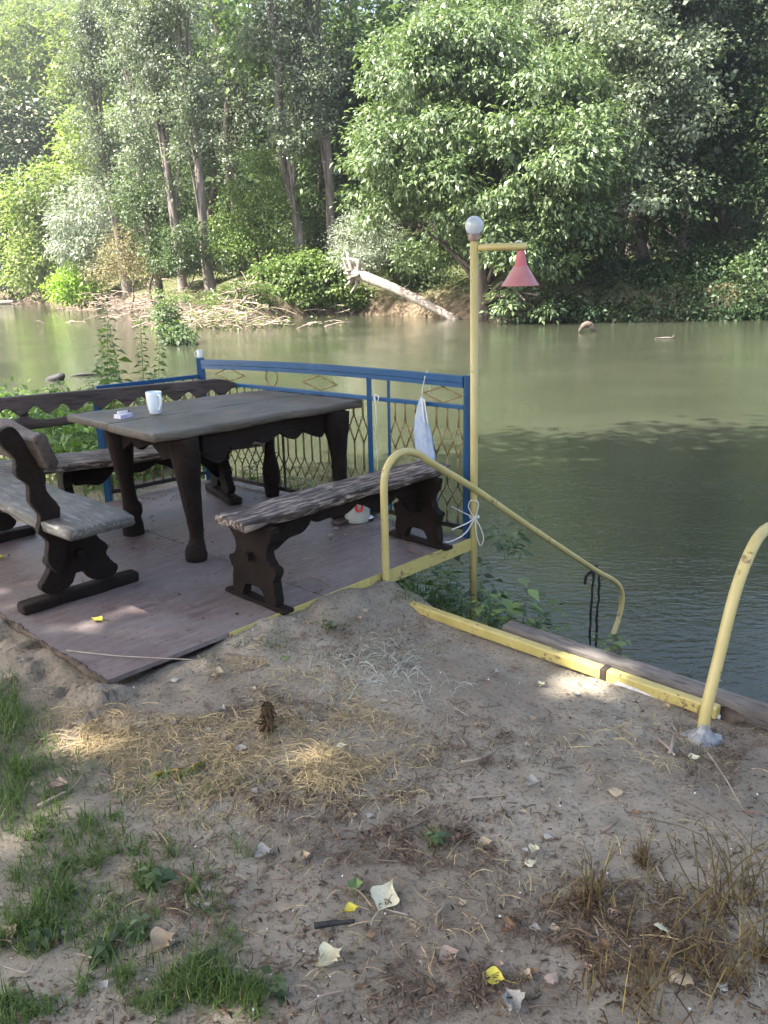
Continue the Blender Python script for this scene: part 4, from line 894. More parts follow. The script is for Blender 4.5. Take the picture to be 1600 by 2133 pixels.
m.f = [(i*n+k, i*n+(k+1) % n, (i+1)*n+(k+1) % n, (i+1)*n+k) for i in range(len(lev)-1) for k in range(n)]+[tuple(range(n)), tuple((len(lev)-1)*n+k for k in range(n))]
m.build('cloth', tm, tw, True)
m = MB(); m.tube(cr([(0,0,.64), tuple(nf*.0+np.array([0,0,.70])), tuple(-nf*.05+np.array([0,0,.812])), tuple(-nf*.09+np.array([0,0,.74])), tuple(-nf*.06+np.array([0,0,.66]))], 5), .0035, 5)
for q in (.03, .055): m.tube(cr([(0,0,.64), tuple(-dF*q*.6+nf*.025+np.array([0,0,.64])), tuple(-dF*q+nf*.03+np.array([0,0,.55])), tuple(-dF*(q+.01)+nf*.03+np.array([0,0,.50]))], 4), .0055, 5)
m.build('hanging_cord', M['cord'], tw, True)
# cup on the corner post
cu = thing('tin_cup', 'small white cup with a ring handle standing on the far corner post', 'cup', B_+np.array([0,0,.986]))
m = MB(); m.lathe([(.001,0),(.022,0),(.024,.01),(.023,.06),(.020,.062),(.020,.012),(.001,.01)], 20); m.build('body', M['white'], cu, True)
m = MB(); m.tube([(-.024-.016*math.sin(t), -.01, .03+.022*math.cos(t)) for t in np.linspace(0, math.pi, 10)], .004, 6); m.build('handle', M['white'], cu, True)
# jug and jar lid under the bench
pj = gp(738, 1090); jg = thing('jug', 'cloudy plastic jug with a red handle under the front bench', 'jug', (pj[0]+.02, pj[1]+.06, .0))
m = MB(); m.lathe([(.001,0),(.078,0),(.085,.01),(.085,.13),(.078,.165),(.045,.195),(.03,.205),(.03,.225),(.001,.226)], 28); m.build('body', M['jug'], jg, True)
m = MB(); m.tube(cr([(-.0,-.088,.215),(.035,-.10,.21),(.035,-.104,.11),(.0,-.106,.105),(.0,-.104,.2),(.035,-.1,.21)], 4), .009, 8); m.build('handle', M['brightred'], jg, True)
pj = gp(762, 1083); jl = thing('jar_lid', 'round white jar lid lying on the deck below the railing', 'jar lid', (pj[0], pj[1], .0))
m = MB(); m.lathe([(.001,.0),(.05,.0),(.053,.004),(.053,.020)], 28); m.build('rim', M['darkmetal'], jl, True); m = MB(); m.lathe([(.053,.020),(.048,.024),(.001,.022)], 28); m.build('cap', M['white'], jl, True)
#PART2
# ------------------------------------------------------------------ ground cover and litter
def gpv(px, py, it=4):
    px = np.asarray(px, float); py = np.asarray(py, float)
    D = FW+RT*((px-CX)/F_)[:, None]-UP*((py-CY)/F_)[:, None]; z = np.full(px.shape, -.06)
    for _ in range(it):
        p = EYE+D*((z-H)/D[:, 2])[:, None]; z = ground_h(p[:, 0], p[:, 1])
    p[:, 2] = z; return p
def off_deck(P, mrg=.02):
    q = P-O; u = q@U; v = q@V
    return ~((u > -mrg) & (u < 2.5) & (v > -mrg) & (v < 2.7)) & (P[:, 2] > WATER+.05)
def blob(rg, cx, cy, rx, ry, n):
    a = rg.random(n)*6.283; r = np.sqrt(rg.random(n))**.9; k = 1+.35*np.sin(a*3+cx)
    return gpv(cx+rx*r*np.cos(a)*k, cy+ry*r*np.sin(a)*k)
def many(rg, lst):
    P = [blob(rg, *b[:5]) for b in lst]; h = np.concatenate([np.full(len(p), b[5]) for p, b in zip(P, lst)]); P = np.concatenate(P); k = off_deck(P); return P[k], h[k]
rg = np.random.default_rng(77)
P, h = many(rg, [(15,1570,85,130,1050,.085),(60,1650,120,80,520,.075),(5,1470,50,50,320,.09),(190,1760,90,50,350,.055),(110,1860,60,50,280,.06),(240,1920,70,60,240,.05),(90,1940,75,45,380,.055),(420,2050,75,50,640,.06),(330,2095,60,30,160,.05),(525,2075,40,40,220,.05),(40,2105,80,30,280,.05),(250,1850,280,230,520,.045),(880,1245,60,20,110,.08),(1010,1290,70,14,70,.05),(795,1185,26,20,50,.13),(700,1300,60,25,50,.04),(565,1340,50,10,50,.03),(330,1640,200,60,200,.05),(905,1750,20,20,40,.04)])
tf = [(rg.uniform(0, 560), rg.uniform(1700, 2120)) for _ in range(46)]
P2, h2 = many(rg, [(x, y, 10+22*rg.random(), 7+10*rg.random(), int(14+45*rg.random()), .03+.05*rg.random()) for x, y in tf])
P = np.concatenate([P, P2]); h = np.concatenate([h, h2])
tag(obj('grass', blades('grass', P, h*(.4+1.1*rg.random(len(P))), .0018+.003*rg.random(len(P)), M['grass'], 1.5, 3)), 'short green grass on the trodden soil', 'grass', None, 'stuff')
def lying(name, P, L, w, m, seed, arc=.02, zoff=.004):
    rg = np.random.default_rng(seed); n = len(P); L = np.broadcast_to(L, (n,))*(.5+rg.random(n)); a = rg.random(n)*6.283; cv = rg.normal(size=n)*.4; ah = rg.random(n)*arc; tl = rg.normal(size=n)*.06
    seg = 4; quads = []; pts = []
    for i in range(seg+1):
        t = i/seg-.5; ang = a+cv*t
        pts.append(P+np.stack([np.cos(ang)*L*t, np.sin(ang)*L*t, zoff+ah*(1-4*t*t)+np.abs(tl)*L*(t+.5)], 1))
    s = np.stack([-np.sin(a), np.cos(a), 0*a], 1)*w*.5; s[:, 2] = rg.normal(size=n)*w*.3
    for i in range(seg): quads.append(np.stack([pts[i]-s, pts[i]+s, pts[i+1]+s, pts[i+1]-s], 1))
    Q = np.concatenate(quads, 0); return raw_mesh(name, Q.reshape(-1, 3), 4, m)
P, h = many(rg, [(380,1560,250,95,1500,.085),(660,1520,210,110,1000,.085),(700,1610,70,35,520,.085),(240,1545,90,35,520,.08),(560,1650,260,60,420,.08),(480,1390,60,25,160,.06),(800,1700,750,330,650,.07),(700,1340,300,60,240,.05),(1350,1550,180,60,160,.07),(1450,1900,160,150,60,.10),(60,925,80,20,420,.22),(150,940,60,20,260,.2)])
tag(obj('dry_straw', lying('dry_straw', P, h, .0017, M['straw'], 5)), 'yellow dry straw strewn over the bare soil', 'straw', None, 'stuff')
P, h = many(rg, [(790,1375,110,32,130,.09),(830,1425,110,35,80,.10),(700,1400,60,40,40,.08)])
tag(obj('pale_straw', lying('pale_straw', P, h, .0022, M['paleStraw'], 6, .035)), 'patch of bleached grey green straw in the middle of the soil', 'straw', None, 'stuff')
# crumbs
n = 12000; P = gpv(rg.uniform(-80, 1680, n), 1180+960*rg.random(n)**.8); k = off_deck(P); P = P[k]
Pc, _h = many(rg, [(560,1640,130,30,160,1),(640,1690,150,40,240,1),(850,1760,190,60,380,1),(1000,1700,120,40,180,1),(700,1950,120,50,260,1),(1230,1930,110,70,420,1),(1400,1990,130,80,420,1),(560,1480,90,30,160,1),(740,1330,180,40,200,1),(1480,1560,110,60,300,1),(400,1860,70,40,140,1),(950,2060,180,50,220,1),(1000,1560,130,60,160,1)])
P = np.concatenate([P, Pc]); mk = fbm(P[:, 0]*2.2, P[:, 1]*2.2, 21) > -.35+.75*rg.random(len(P)); P = P[mk]; n = len(P)
D = rg.normal(size=(n, 3)); D[:, 2] *= .25; L = .005+.03*rg.random(n)**2.6
tag(obj('leaf_litter', leaf_mesh('leaf_litter', P+[0, 0, .003], D, rg.normal(size=(n, 3))*.35+[0, 0, 1], L, L*(.14+.3*rg.random(n)), M['litter'])), 'dark crumbs of dead leaves and bark over the soil', 'litter', None, 'stuff')
P, h = many(rg, [(800,1700,800,400,1500,.035),(650,1660,200,60,420,.045),(860,1760,190,60,420,.045),(1230,1930,130,80,420,.05),(1400,1980,150,90,420,.05),(740,1340,200,50,300,.04),(1480,1560,110,60,300,.045),(560,1480,120,40,260,.045),(400,1880,110,60,200,.04),(950,2060,200,60,300,.045),(1000,1560,150,60,240,.04)])
tag(obj('stem_bits', lying('stem_bits', P, h, .0026, M['litter'], 15, .012)), 'broken brown stem bits trodden into the soil', 'litter', None, 'stuff')
n = 230; P = gpv(rg.uniform(-20, 1620, n), rg.uniform(1250, 2130, n)); k = off_deck(P); P = P[k]; n = len(P); L = .003+.006*rg.random(n)
tag(obj('seed_fluff', leaf_mesh('seed_fluff', P+[0,0,.005], rg.normal(size=(n, 3))*[1,1,.3], rg.normal(size=(n, 3))*.4+[0,0,1], L, L*.9, M['fluff'])), 'white specks of poplar seed fluff on the soil', 'litter', None, 'stuff')
# litter on the deck
u = np.concatenate([rg.uniform(.05, 2.4, 420), np.full(170, 1.22)+rg.normal(size=170)*.02, 2.42-np.abs(rg.normal(size=320))*.10, rg.uniform(1.4, 2.4, 200)]); v = np.concatenate([rg.uniform(.03, 2.5, 420), rg.uniform(.05, 2.5, 170), rg.uniform(.1, 2.55, 320), 2.5-np.abs(rg.normal(size=200))*.12])
P = O+u[:, None]*U+v[:, None]*V+[0, 0, .004]; n = len(P); D = rg.normal(size=(n, 3)); D[:, 2] *= .12; L = .006+.028*rg.random(n)**2
tag(obj('deck_litter', leaf_mesh('deck_litter', P, D, rg.normal(size=(n, 3))*.3+[0,0,1], L, L*(.2+.35*rg.random(n)), M['litter'])), 'dark crumbs and bark bits swept along the deck seams and railing', 'litter', None, 'stuff')

# single fallen leaves
def onleaf(px, py, z=None): return gp(px, py, z) if z is not None else onground(px, py)
def leafcol(name, c1, c2, rough=.6): return simple(name, c1, c2, 28, rough, .3, bstr=.3, bdist=.003)
LC = dict(cream=leafcol('cream_leaf', (.50,.46,.30), (.62,.58,.42)), yellow=leafcol('yellow_leaf', (.50,.42,.05), (.60,.54,.09)), tan=leafcol('tan_leaf', (.30,.22,.14), (.46,.37,.25)), grey=leafcol('grey_leaf', (.24,.225,.195), (.38,.365,.33)), brown=leafcol('brown_leaf', (.13,.07,.04), (.26,.16,.09)), pink=leafcol('pinkish_leaf', (.27,.19,.145), (.42,.32,.26)), green=leafcol('green_leaf', (.10,.16,.05), (.20,.27,.10)))
def leaf_shape(seed, curl, ragged=0.):
    rg = np.random.default_rng(seed); T = np.linspace(0, 1, 15); wd = np.array([q[1] for q in cr([(0,.03),(.05,.42),(.14,.80),(.28,1.),(.45,.93),(.65,.66),(.82,.34),(.93,.12),(1,.01)], 2)])[:15]; wd = np.interp(T, np.linspace(0, 1, 17), np.array([q[1] for q in cr([(0,.03),(.05,.42),(.14,.80),(.28,1.),(.45,.93),(.65,.66),(.82,.34),(.93,.12),(1,.01)], 2)])); m = MB(); cl = 3
    cols = np.linspace(-1, 1, 7)
    for t, w_ in zip(T, wd):
        for c in cols:
            ww = w_*(1+ragged*rg.normal()*(abs(c) > .9)); y = c*ww*.40; z = curl*((t-.4)**2*.8+.5*c*c*w_)+.05*abs(c)+.03*math.sin(t*9+c*4+seed)*curl*2+rg.normal()*.012
            m.v.append((t-.5, y, z))
    n = len(cols); m.f = [(i*n+j, i*n+j+1, (i+1)*n+j+1, (i+1)*n+j) for i in range(14) for j in range(n-1)]
    z0 = m.v[3][2]; m.tube([(-.5,0,z0), (-.75,.05,z0*.5+.02), (-1.0,.02,.03)], [.012,.010,.012], 5); return m
LM = {}
def fleaf(px, py, size, col, label, k=0, rot=0., z=None, group=None, tilt=(0, 0)):
    key = (col, k)
    if key not in LM:
        o = leaf_shape(k*7+3, (.25, .55, -.35, .8)[k % 4], (.02, .10, .06, .16)[k % 4]).build('fallen_leaf', LC[col], None, True); LM[key] = o.data
    else: o = obj('fallen_leaf', LM[key])
    p = onleaf(px, py, z); mn = min(v.co.z for v in o.data.vertices)
    o.location = (p[0], p[1], p[2]+.006-mn*size*.8); o.rotation_euler = (tilt[0], tilt[1], rot); o.scale = (size*1.25,)*3
    return tag(o, label, 'leaf', group)
fleaf(802, 1872, .085, 'cream', 'large cream poplar leaf lying flat, biggest leaf on the bare soil', 0, 1.2, tilt=(.25, -.1))
fleaf(733, 1900, .035, 'yellow', 'small bright yellow leaf beside the large cream leaf', 1, .3)
fleaf(1022, 2042, .055, 'yellow', 'yellow green leaf at the bottom of the view', 0, 2.9)
fleaf(1413, 2035, .075, 'tan', 'tan curled leaf below the dead brown weeds', 2, 2.1, tilt=(.2, .1))
fleaf(690, 2005, .062, 'cream', 'cream tan star shaped leaf below the small yellow leaf', 3, .7)
fleaf(342, 1975, .07, 'tan', 'ragged beige leaf between green seedlings', 3, .8)
fleaf(125, 1642, .055, 'pink', 'brownish leaf lying in the grass edge', 1, .1)
fleaf(712, 1558, .036, 'cream', 'pale yellow leaf on the straw right of the dead stalk', 0, .2)
fleaf(505, 1566, .04, 'grey', 'grey dry leaf just below the dead stalk', 1, .4)
fleaf(202, 1294, .055, 'yellow', 'bright yellow leaf with stem on the bare deck', 0, 2.7, .0)
fleaf(2, 1166, .05, 'yellow', 'yellow leaf on the deck at the left border', 1, 1., .0)
fleaf(1280, 1652, .05, 'tan', 'beige folded leaf behind the dead weed tuft', 2, 2.9)
fleaf(1112, 1638, .045, 'grey', 'grey crumpled leaf in the middle of the bare soil', 3, .2)
fleaf(937, 1998, .05, 'pink', 'pinkish tan leaf right of the star shaped leaf', 1, .4)
fleaf(1382, 1935, .055, 'cream', 'pale leaf tip sticking up among dead weeds', 2, 1.5, tilt=(.4, .3))
fleaf(552, 1785, .05, 'grey', 'pale grey torn leaf below the wilted plant', 3, .5)
fleaf(630, 1790, .045, 'tan', 'tan oblong leaf right of the pale grey torn leaf', 1, 1.6)
fleaf(1012, 1762, .04, 'tan', 'tan leaf above two smaller leaf scraps', 1, .2)
fleaf(1112, 1775, .032, 'cream', 'cream forked leaf scrap on open soil', 3, 1.1)
fleaf(1105, 1800, .034, 'cream', 'cream folded leaf scrap just below the forked scrap', 2, .1)
fleaf(12, 1955, .06, 'tan', 'beige leaf by a grass tuft at the left border', 1, 2.4)
fleaf(18, 1414, .045, 'tan', 'tan leaf on soil left of the ragged deck corner', 0, .4)
fleaf(762, 1272, .045, 'pink', 'curled pinkish leaf on the soil in front of the hand rail foot', 2, .3)
fleaf(748, 1291, .03, 'pink', 'small pinkish leaf below the curled pinkish leaf', 1, 2.)
fleaf(458, 1411, .055, 'tan', 'dusty tan leaf lying in front of the deck edge', 3, .2)
fleaf(366, 1418, .038, 'grey', 'whitish curled leaf near the deck corner', 2, .3)
fleaf(1235, 1402, .06, 'grey', 'pale bark scrap leaning against the yellow beam', 2, .6)
fleaf(1128, 1430, .03, 'cream', 'cream bent leaf in the sunlit patch by the beam', 3, .9)
fleaf(1200, 1450, .03, 'grey', 'grey oval leaf below the sunlit patch', 1, 2.8)
fleaf(1066, 2095, .055, 'grey', 'whitish torn leaf below the yellow green leaf', 3, 1.9)
fleaf(1445, 1582, .04, 'cream', 'cream oval leaf next to crossed dry sticks', 0, .1)
fleaf(1150, 2040, .04, 'pink', 'small pinkish leaf right of the yellow green leaf', 2, .8)
fleaf(1062, 1940, .04, 'brown', 'brown curled leaf between weed roots', 3, .3)
fleaf(740, 1850, .045, 'green', 'greyish green narrow leaf above the large cream leaf', 1, 1.5)
fleaf(365, 1512, .03, 'grey', 'small white leaf on the straw left of the dead stalk', 3, .8)
fleaf(802, 1460, .035, 'pink', 'pinkish leaf scrap on the bleached straw', 2, 1.1)
fleaf(595, 1372, .04, 'green', 'dark green fallen leaf in front of the deck edge', 2, .3)
rl = np.random.default_rng(12); GL = {'tan': 'small tan dry leaf scraps on the soil', 'brown': 'small brown dry leaf scraps on the soil', 'grey': 'small grey dry leaf scraps on the soil', 'pink': 'small pinkish dry leaf scraps on the soil'}
for i in range(70):
    c = list(GL)[int(rl.integers(4))]; px, py = rl.uniform(20, 1590), 1300+820*rl.random(); p = onground(px, py)
    if not off_deck(p[None])[0]: continue
    fleaf(px, py, .014+.018*rl.random(), c, f'small {c if c != "pink" else "pinkish"} dry leaf scrap on the trodden soil', int(rl.integers(4)), rl.random()*6.28, None, GL[c])
for i, (px, py) in enumerate(((700,1105),(720,1115),(790,1098),(800,1110),(820,1102),(690,1120))):
    fleaf(px, py, .03, ('pink', 'tan')[i % 2], 'dry leaf lying on the deck under the river railing', 1+i % 3, i*1.3, .0, 'dry leaves on the deck under the river railing')
# twigs
def twig(name, label, pts2, r, mat='stick', group=None, lift=.006, z=None):
    P = [onleaf(x, y, z)+np.array([0, 0, lift+r]) for x, y in pts2]; c = sum(P)/len(P); m = MB(); q = cr([p-c for p in P], 4); m.tube(q, np.linspace(r, r*.5, len(q)), 6, noise=.1, seed=len(q))
    o = m.build(name, M[mat], None, True); o.location = tuple(c); return tag(o, label, 'twig', group)
twig('twig', 'long pale twig lying from the ragged deck edge across the deck corner', [(140,1358),(230,1368),(330,1374),(400,1377)], .0035, 'palestick', lift=.004, z=.002)
twig('twig', 'dark crooked twig running down left of the broken bark pieces', [(350,1815),(400,1840),(425,1880),(432,1900)], .006)
twig('twig', 'dark curved twig on the straw left of the dead stalk', [(140,1520),(190,1505),(240,1497),(285,1500)], .004)
twig('twig', 'pale curved twig lying in the grass edge', [(80,1685),(120,1665),(155,1645),(172,1620)], .006, 'palestick')
twig('twig', 'pale straight twig on open soil below the bleached straw', [(960,1592),(990,1588),(1028,1573)], .0045, 'palestick')
twig('twig', 'grey curved twig below the grey crumpled leaf', [(975,1668),(1010,1665),(1058,1662)], .005, 'palestick')
twig('twig', 'bent brown twig left of the seedling on open soil', [(830,1738),(870,1722),(905,1706)], .006)
twig('twig', 'black twig stub above the star shaped leaf', [(655,1938),(700,1932),(740,1928)], .009, 'blackcord')
twig('twig', 'long yellowish stem crossing the soil above the right weeds', [(1470,1580),(1510,1640),(1545,1705)], .003, 'palestick', lift=.03)
twig('twig', 'pale flat splinter leaning on the crossed sticks by the plastic wrap', [(1395,1575),(1400,1555),(1402,1535)], .008, 'palestick')
twig('twig', 'second pale splinter lying left of the upright splinter', [(1370,1545),(1390,1562),(1405,1580)], .007, 'palestick')
twig('twig', 'forked dark twig on the deck by the middle of the front edge', [(645,1208),(665,1212),(690,1228)], .004, z=.003)
twig('twig', 'thin dark twig on the deck near the lamp post', [(850,1147),(880,1158),(920,1156)], .004, z=.003)
twig('twig', 'pale thin twig on the deck under the front bench', [(630,1168),(660,1163)], .004, 'palestick', z=.003)
for i in range(150):
    px, py = rl.uniform(10, 1590), 1270+850*rl.random(); p = onground(px, py)
    if not off_deck(p[None], .05)[0]: continue
    L = (18+55*rl.random())*(py/1700)**1.5; a = rl.random()*6.28
    twig('twig', 'short thin brown twig lying on the trodden soil', [(px-L*math.cos(a)*.5, py-L*math.sin(a)*.25), (px+rl.normal()*6, py+rl.normal()*5), (px+L*math.cos(a)*.5, py+L*math.sin(a)*.25)], .0018+.0022*rl.random(), 'stick' if rl.random() < .75 else 'palestick', 'short brown twigs on the soil')
# bits of bark
for i, (px, py, s) in enumerate(((395,1875,.05),(455,1880,.045),(430,1850,.03))):
    p = onground(px, py); clod('bark_piece', ('pale broken bark piece beside the dark crooked twig', 'dusty flat bark piece right of the pale bark piece', 'small bark chip above the pale bark piece')[i], 'bark', p, (s, s*.5, .008), 'deadwood', 30+i)

# ------------------------------------------------------------------ plants
def leafy_plant(name, label, cat, h, nl, ll, seed, leaf='leaf_plant', stems=1, lean=.15, tip=.4, wr=.5, group=None, spread=.05):
    rg = np.random.default_rng(seed); t = thing(name, label, cat, (0,0,0), 0, group); m = MB(); Ps, Ds, Ns, Ls = [], [], [], []
    for s in range(stems):
        hh_ = h*(.65+.35*rg.random()) if s else h; a0 = rg.random()*6.28; ln = lean*(.4+rg.random()); b = rg.normal(size=3)*spread*(s > 0); b[2] = 0
        pts = [b+np.array([math.cos(a0)*ln*hh_*t_**1.6, math.sin(a0)*ln*hh_*t_**1.6, hh_*t_-.03*(t_ == 0)]) for t_ in np.linspace(0, 1, 7)]
        m.tube(pts, np.linspace(.0045, .0015, 7)*(h/.6)**.5, 5)
        for i in range(nl):
            t_ = .12+.88*(i+.5)/nl; p = np.array([np.interp(t_, np.linspace(0,1,7), [q[k] for q in pts]) for k in range(3)])
            for sd_ in (0, math.pi):
                a = i*1.57+sd_+rg.normal()*.25; d = np.array([math.cos(a), math.sin(a), .15-.5*rg.random()+.5*(t_ > .9)]); l = ll*(1-(1-tip)*t_**1.5)*(.75+.5*rg.random())
                Ps.append(p+d*.1*l); Ds.append(d); Ns.append(np.array([0,0,1.])+rg.normal(size=3)*.3); Ls.append(l)
    m.build('stem', M['stem'], t, True); Ls = np.array(Ls)
    obj('leaves', leaf_mesh('leaves', np.array(Ps), np.array(Ds), np.array(Ns), Ls, Ls*wr, M[leaf]), t); return t
def place(o, p, rz=0., sc=1., label=None, group=None, first=[]):
    if o.name not in first: first.append(o.name); o.location = tuple(map(float, p)); o.rotation_euler = (0,0,rz); o.scale = (sc,)*3; r = o
    else: r = dup(o, p, rz, sc)
    if label: r['label'] = label
    if group: r['group'] = group
    return r
net = [leafy_plant('nettle_plant', 'x', 'plant', 1.15, 24, .165, 101, 'leaf_plant', 1, .12, .35, .62), leafy_plant('nettle_plant', 'x', 'plant', 1.2, 26, .15, 102, 'leaf_knot', 1, .10, .35, .62)]
GN = 'tall nettles on the left bank'
for i, (px, py, Y, k, sc, lb_) in enumerate(((210,842,9.2,0,.86,'leftmost tall nettle above the bench back rail'),(222,840,9.5,0,.95,'tall dark nettle next to the leftmost one'),(238,842,9.0,0,.8,'shorter nettle leaning among the tall dark ones'),(262,842,9.4,1,1.05,'tallest nettle with a yellow green tip'),(300,840,9.3,1,.92,'tall nettle standing alone behind the mug'),(325,842,9.0,1,.82,'pale nettle right behind the mug'),(350,842,8.6,1,.52,'short bright nettle right of the mug'),(185,846,8.8,0,.5,'low nettle left of the tall nettles'),(405,835,8.2,0,.42,'small leafy sprout left of the corner post'))):
    p = at(px, py, Y); place(net[k], (p[0], p[1], max(gz(p[0], p[1]), p[2]-.5)), i*1.1, sc*1.32, lb_, GN)
bush = [leafy_plant('leafy_plant', 'x', 'plant', .62, 8, .13, 111, 'leaf_plant', 4, .35, .55, .55, None, .07), leafy_plant('leafy_plant', 'x', 'plant', .5, 7, .15, 112, 'leaf_mid', 5, .5, .6, .5, None, .09), leafy_plant('leafy_plant', 'x', 'plant', .34, 4, .12, 113, 'leaf_knot', 2, .3, .8, .6, None, .03)]
for i, (u, v, k, sc, lb_) in enumerate(((2.5,-.22,0,.6,'leafy plant under the deck corner left of the lamp post'),(2.62,-.05,1,.9,'bushy green plant at the foot of the lamp post'),(2.75,-.35,0,.8,'leafy plant right of the lamp post foot'),(2.4,-.45,1,.7,'low green plant in front of the lamp post foot'),(2.15,-.6,2,1.1,'broad leaved sprout rising above the yellow beam'),(2.15,-.85,2,.8,'small sprout at the middle of the yellow beam'),(1.83,-1.32,2,.55,'little sprout by the timber kerb below the hanging ropes'),(2.5,-.9,0,.5,'low plant on the slope below the beam'),(1.80,-.62,2,.62,'green seedling poking over the inner beam edge'))):
    p = W(u, v); place(bush[k], (p[0], p[1], gz(p[0], p[1])-.02), i*1.7, sc, lb_)
GF = 'weeds on the bank behind the river railing'
rb = np.random.default_rng(3)
for i, s in enumerate((.12,.30,.45,.62,.85,1.0,1.15,1.3,1.42,1.55,1.68,1.8,1.95,2.1,2.25,2.4)):
    o_ = rb.uniform(.22, .55); p = fp(s, 0)-nf*o_; p[2] = gz(p[0], p[1]); place(bush[i % 2], p, i*2.1, .62+.3*rb.random(), 'green leafy weed growing on the bank behind the river railing', GF)
for i, (px, py, Y, sc, lb_) in enumerate(((1060,1080,7.0,.8,'green plant overhanging the water right of the lamp post'),(1585,1450,4.3,.4,'small green tuft at the right end of the timber kerb'))):
    p = at(px, py, Y); place(bush[1], (p[0], p[1], max(gz(p[0], p[1]), p[2]-.35) if i == 0 else gz(p[0], p[1])), i, sc, lb_)
# undergrowth on the left bank (nobody could count it)
n = 1500; cx_ = rb.uniform(-9, -1.7, n); tt = rb.uniform(-1.5, .8, n); ex = np.array([e[0] for e in EDGE[8:]])[::-1]; ey = np.array([e[1] for e in EDGE[8:]])[::-1]
cy_ = np.interp(cx_, ex, ey)+tt; keep = (fbm(cx_*.8, cy_*.8, 31) > -.25+.35*(tt < -1.6)); q = np.stack([cx_, cy_, 0*cx_], 1)-O; keep &= ~((q@U < 2.6) & (q@U > -.3) & (q@V < 2.95)); cx_, cy_ = cx_[keep], cy_[keep]
hz = ground_h(cx_, cy_); C = np.stack([cx_, cy_, hz+.12+.22*rb.random(len(cx_))], 1); per = 22; ci = np.repeat(np.arange(len(C)), per); m_ = len(ci)
off = rb.normal(size=(m_, 3))*[.16,.16,.10]; P = C[ci]+off; P[:, 2] = np.maximum(P[:, 2], hz[ci]+.02); D = off*3+rb.normal(size=(m_, 3))*.5; L = .05+.06*rb.random(m_)
tag(obj('undergrowth', leaf_mesh('undergrowth', P, D, rb.normal(size=(m_, 3))*.45+[0,0,1], L, L*.5, M['leaf_plant'])), 'low green undergrowth along the left river bank', 'undergrowth', None, 'stuff')
n = 2600; gx = rb.uniform(-8, -2.0, n); gy = np.interp(gx, ex, ey)+rb.uniform(-3.4, .3, n); q = np.stack([gx, gy, 0*gx], 1)-O; k = ~((q@U < 2.6) & (q@U > -.3) & (q@V < 2.75)); gx, gy = gx[k], gy[k]
tag(obj('bank_grass', blades('bank_grass', np.stack([gx, gy, ground_h(gx, gy)], 1), .16+.22*rb.random(len(gx)), .006, M['grass'], 1.0, 8)), 'long grass between the deck railing and the left bank', 'grass', None, 'stuff')
# grass hanging under the railing
n = 700; s_ = rb.uniform(.05, 2.5, n); o_ = rb.uniform(.08, .5, n); P = A_+dF*s_[:, None]-nf*o_[:, None]; P[:, 2] = ground_h(P[:, 0], P[:, 1])
tag(obj('bank_grass', blades('bank_grass', P, .18+.25*rb.random(n), .006, M['grass'], 1.1, 9)), 'long green grass on the bank below the river railing', 'grass', None, 'stuff')
# seedlings in the foreground
sd1 = leafy_plant('seedling', 'x', 'plant', .07, 3, .05, 121, 'leaf_mid', 3, .6, .8, .6, None, .02)
for i, (px, py, sc, lb_) in enumerate(((330,1838,1.,'low green rosette weed left of the crooked twig'),(200,1995,.9,'round green weed near the lower left corner'),(565,2080,.8,'green weed right of the bottom grass tuft'),(290,1955,.8,'small weed above the ragged beige leaf'),(95,1965,.8,'small weed inside the lower left grass tuft'),(908,1752,.7,'single green seedling in the open soil'),(195,1403,.8,'tiny weed at the ragged deck corner'),(685,1310,.6,'tiny weed in front of the deck edge'))):
    place(sd1, onground(px, py), i*1.3, sc, lb_)
# dead stalk
ds = thing('dead_stalk', 'dark brown withered plant stalk standing upright in the straw', 'plant', onground(560, 1528)); m = MB(); m.tube(cr([(0,0,-.02),(.003,0,.05),(-.004,.002,.125)], 5), [.007]*6+[.003]*5, 7); m.build('stem', M['stick'], ds, True)
rg = np.random.default_rng(2); n = 170; zz = .012+.12*rg.random(n)**.8; a = rg.random(n)*6.28; D = np.stack([np.cos(a)*.7, np.sin(a)*.7, -.9+1.1*rg.random(n)], 1)
obj('withered_leaves', leaf_mesh('withered_leaves', np.stack([.006*np.cos(a), .006*np.sin(a), zz], 1), D, np.stack([np.cos(a), np.sin(a), 0*a+.3], 1)+rg.normal(size=(n, 3))*.4, .02+.03*rg.random(n)*(1.15-zz*5), .012, M['weed'], .4), ds)
# wilted plant
p = onground(372, 1612); wl_ = thing('wilted_plant', 'uprooted wilted plant with green and orange leaves lying on the straw', 'plant', p); m = MB(); m.tube(cr([(.09,.03,.012),(.03,.01,.02),(-.03,0,.02),(-.07,-.03,.012)], 4), .004, 6); m.build('stem', M['brightred'] if False else M['stick'], wl_, True)
n = 26; t_ = rg.random(n); P = np.stack([.06-.14*t_, .02-.05*t_, .02+0*t_], 1); D = rg.normal(size=(n, 3))*[1,1,.25]; L = .035+.03*rg.random(n)
m1 = leafmat('wilted_green_leaf', (.07,.10,.03), (.22,.24,.09), .5, .2); m2 = leafmat('wilted_orange_leaf', (.32,.17,.04), (.46,.30,.08), .5, .25)
obj('green_leaves', leaf_mesh('green_leaves', P[:18], D[:18], rg.normal(size=(18, 3))*.5+[0,0,1], L[:18], L[:18]*.45, m1), wl_); obj('orange_leaves', leaf_mesh('orange_leaves', P[18:], D[18:], rg.normal(size=(8, 3))*.5+[0,0,1], L[18:], L[18:]*.5, m2), wl_)
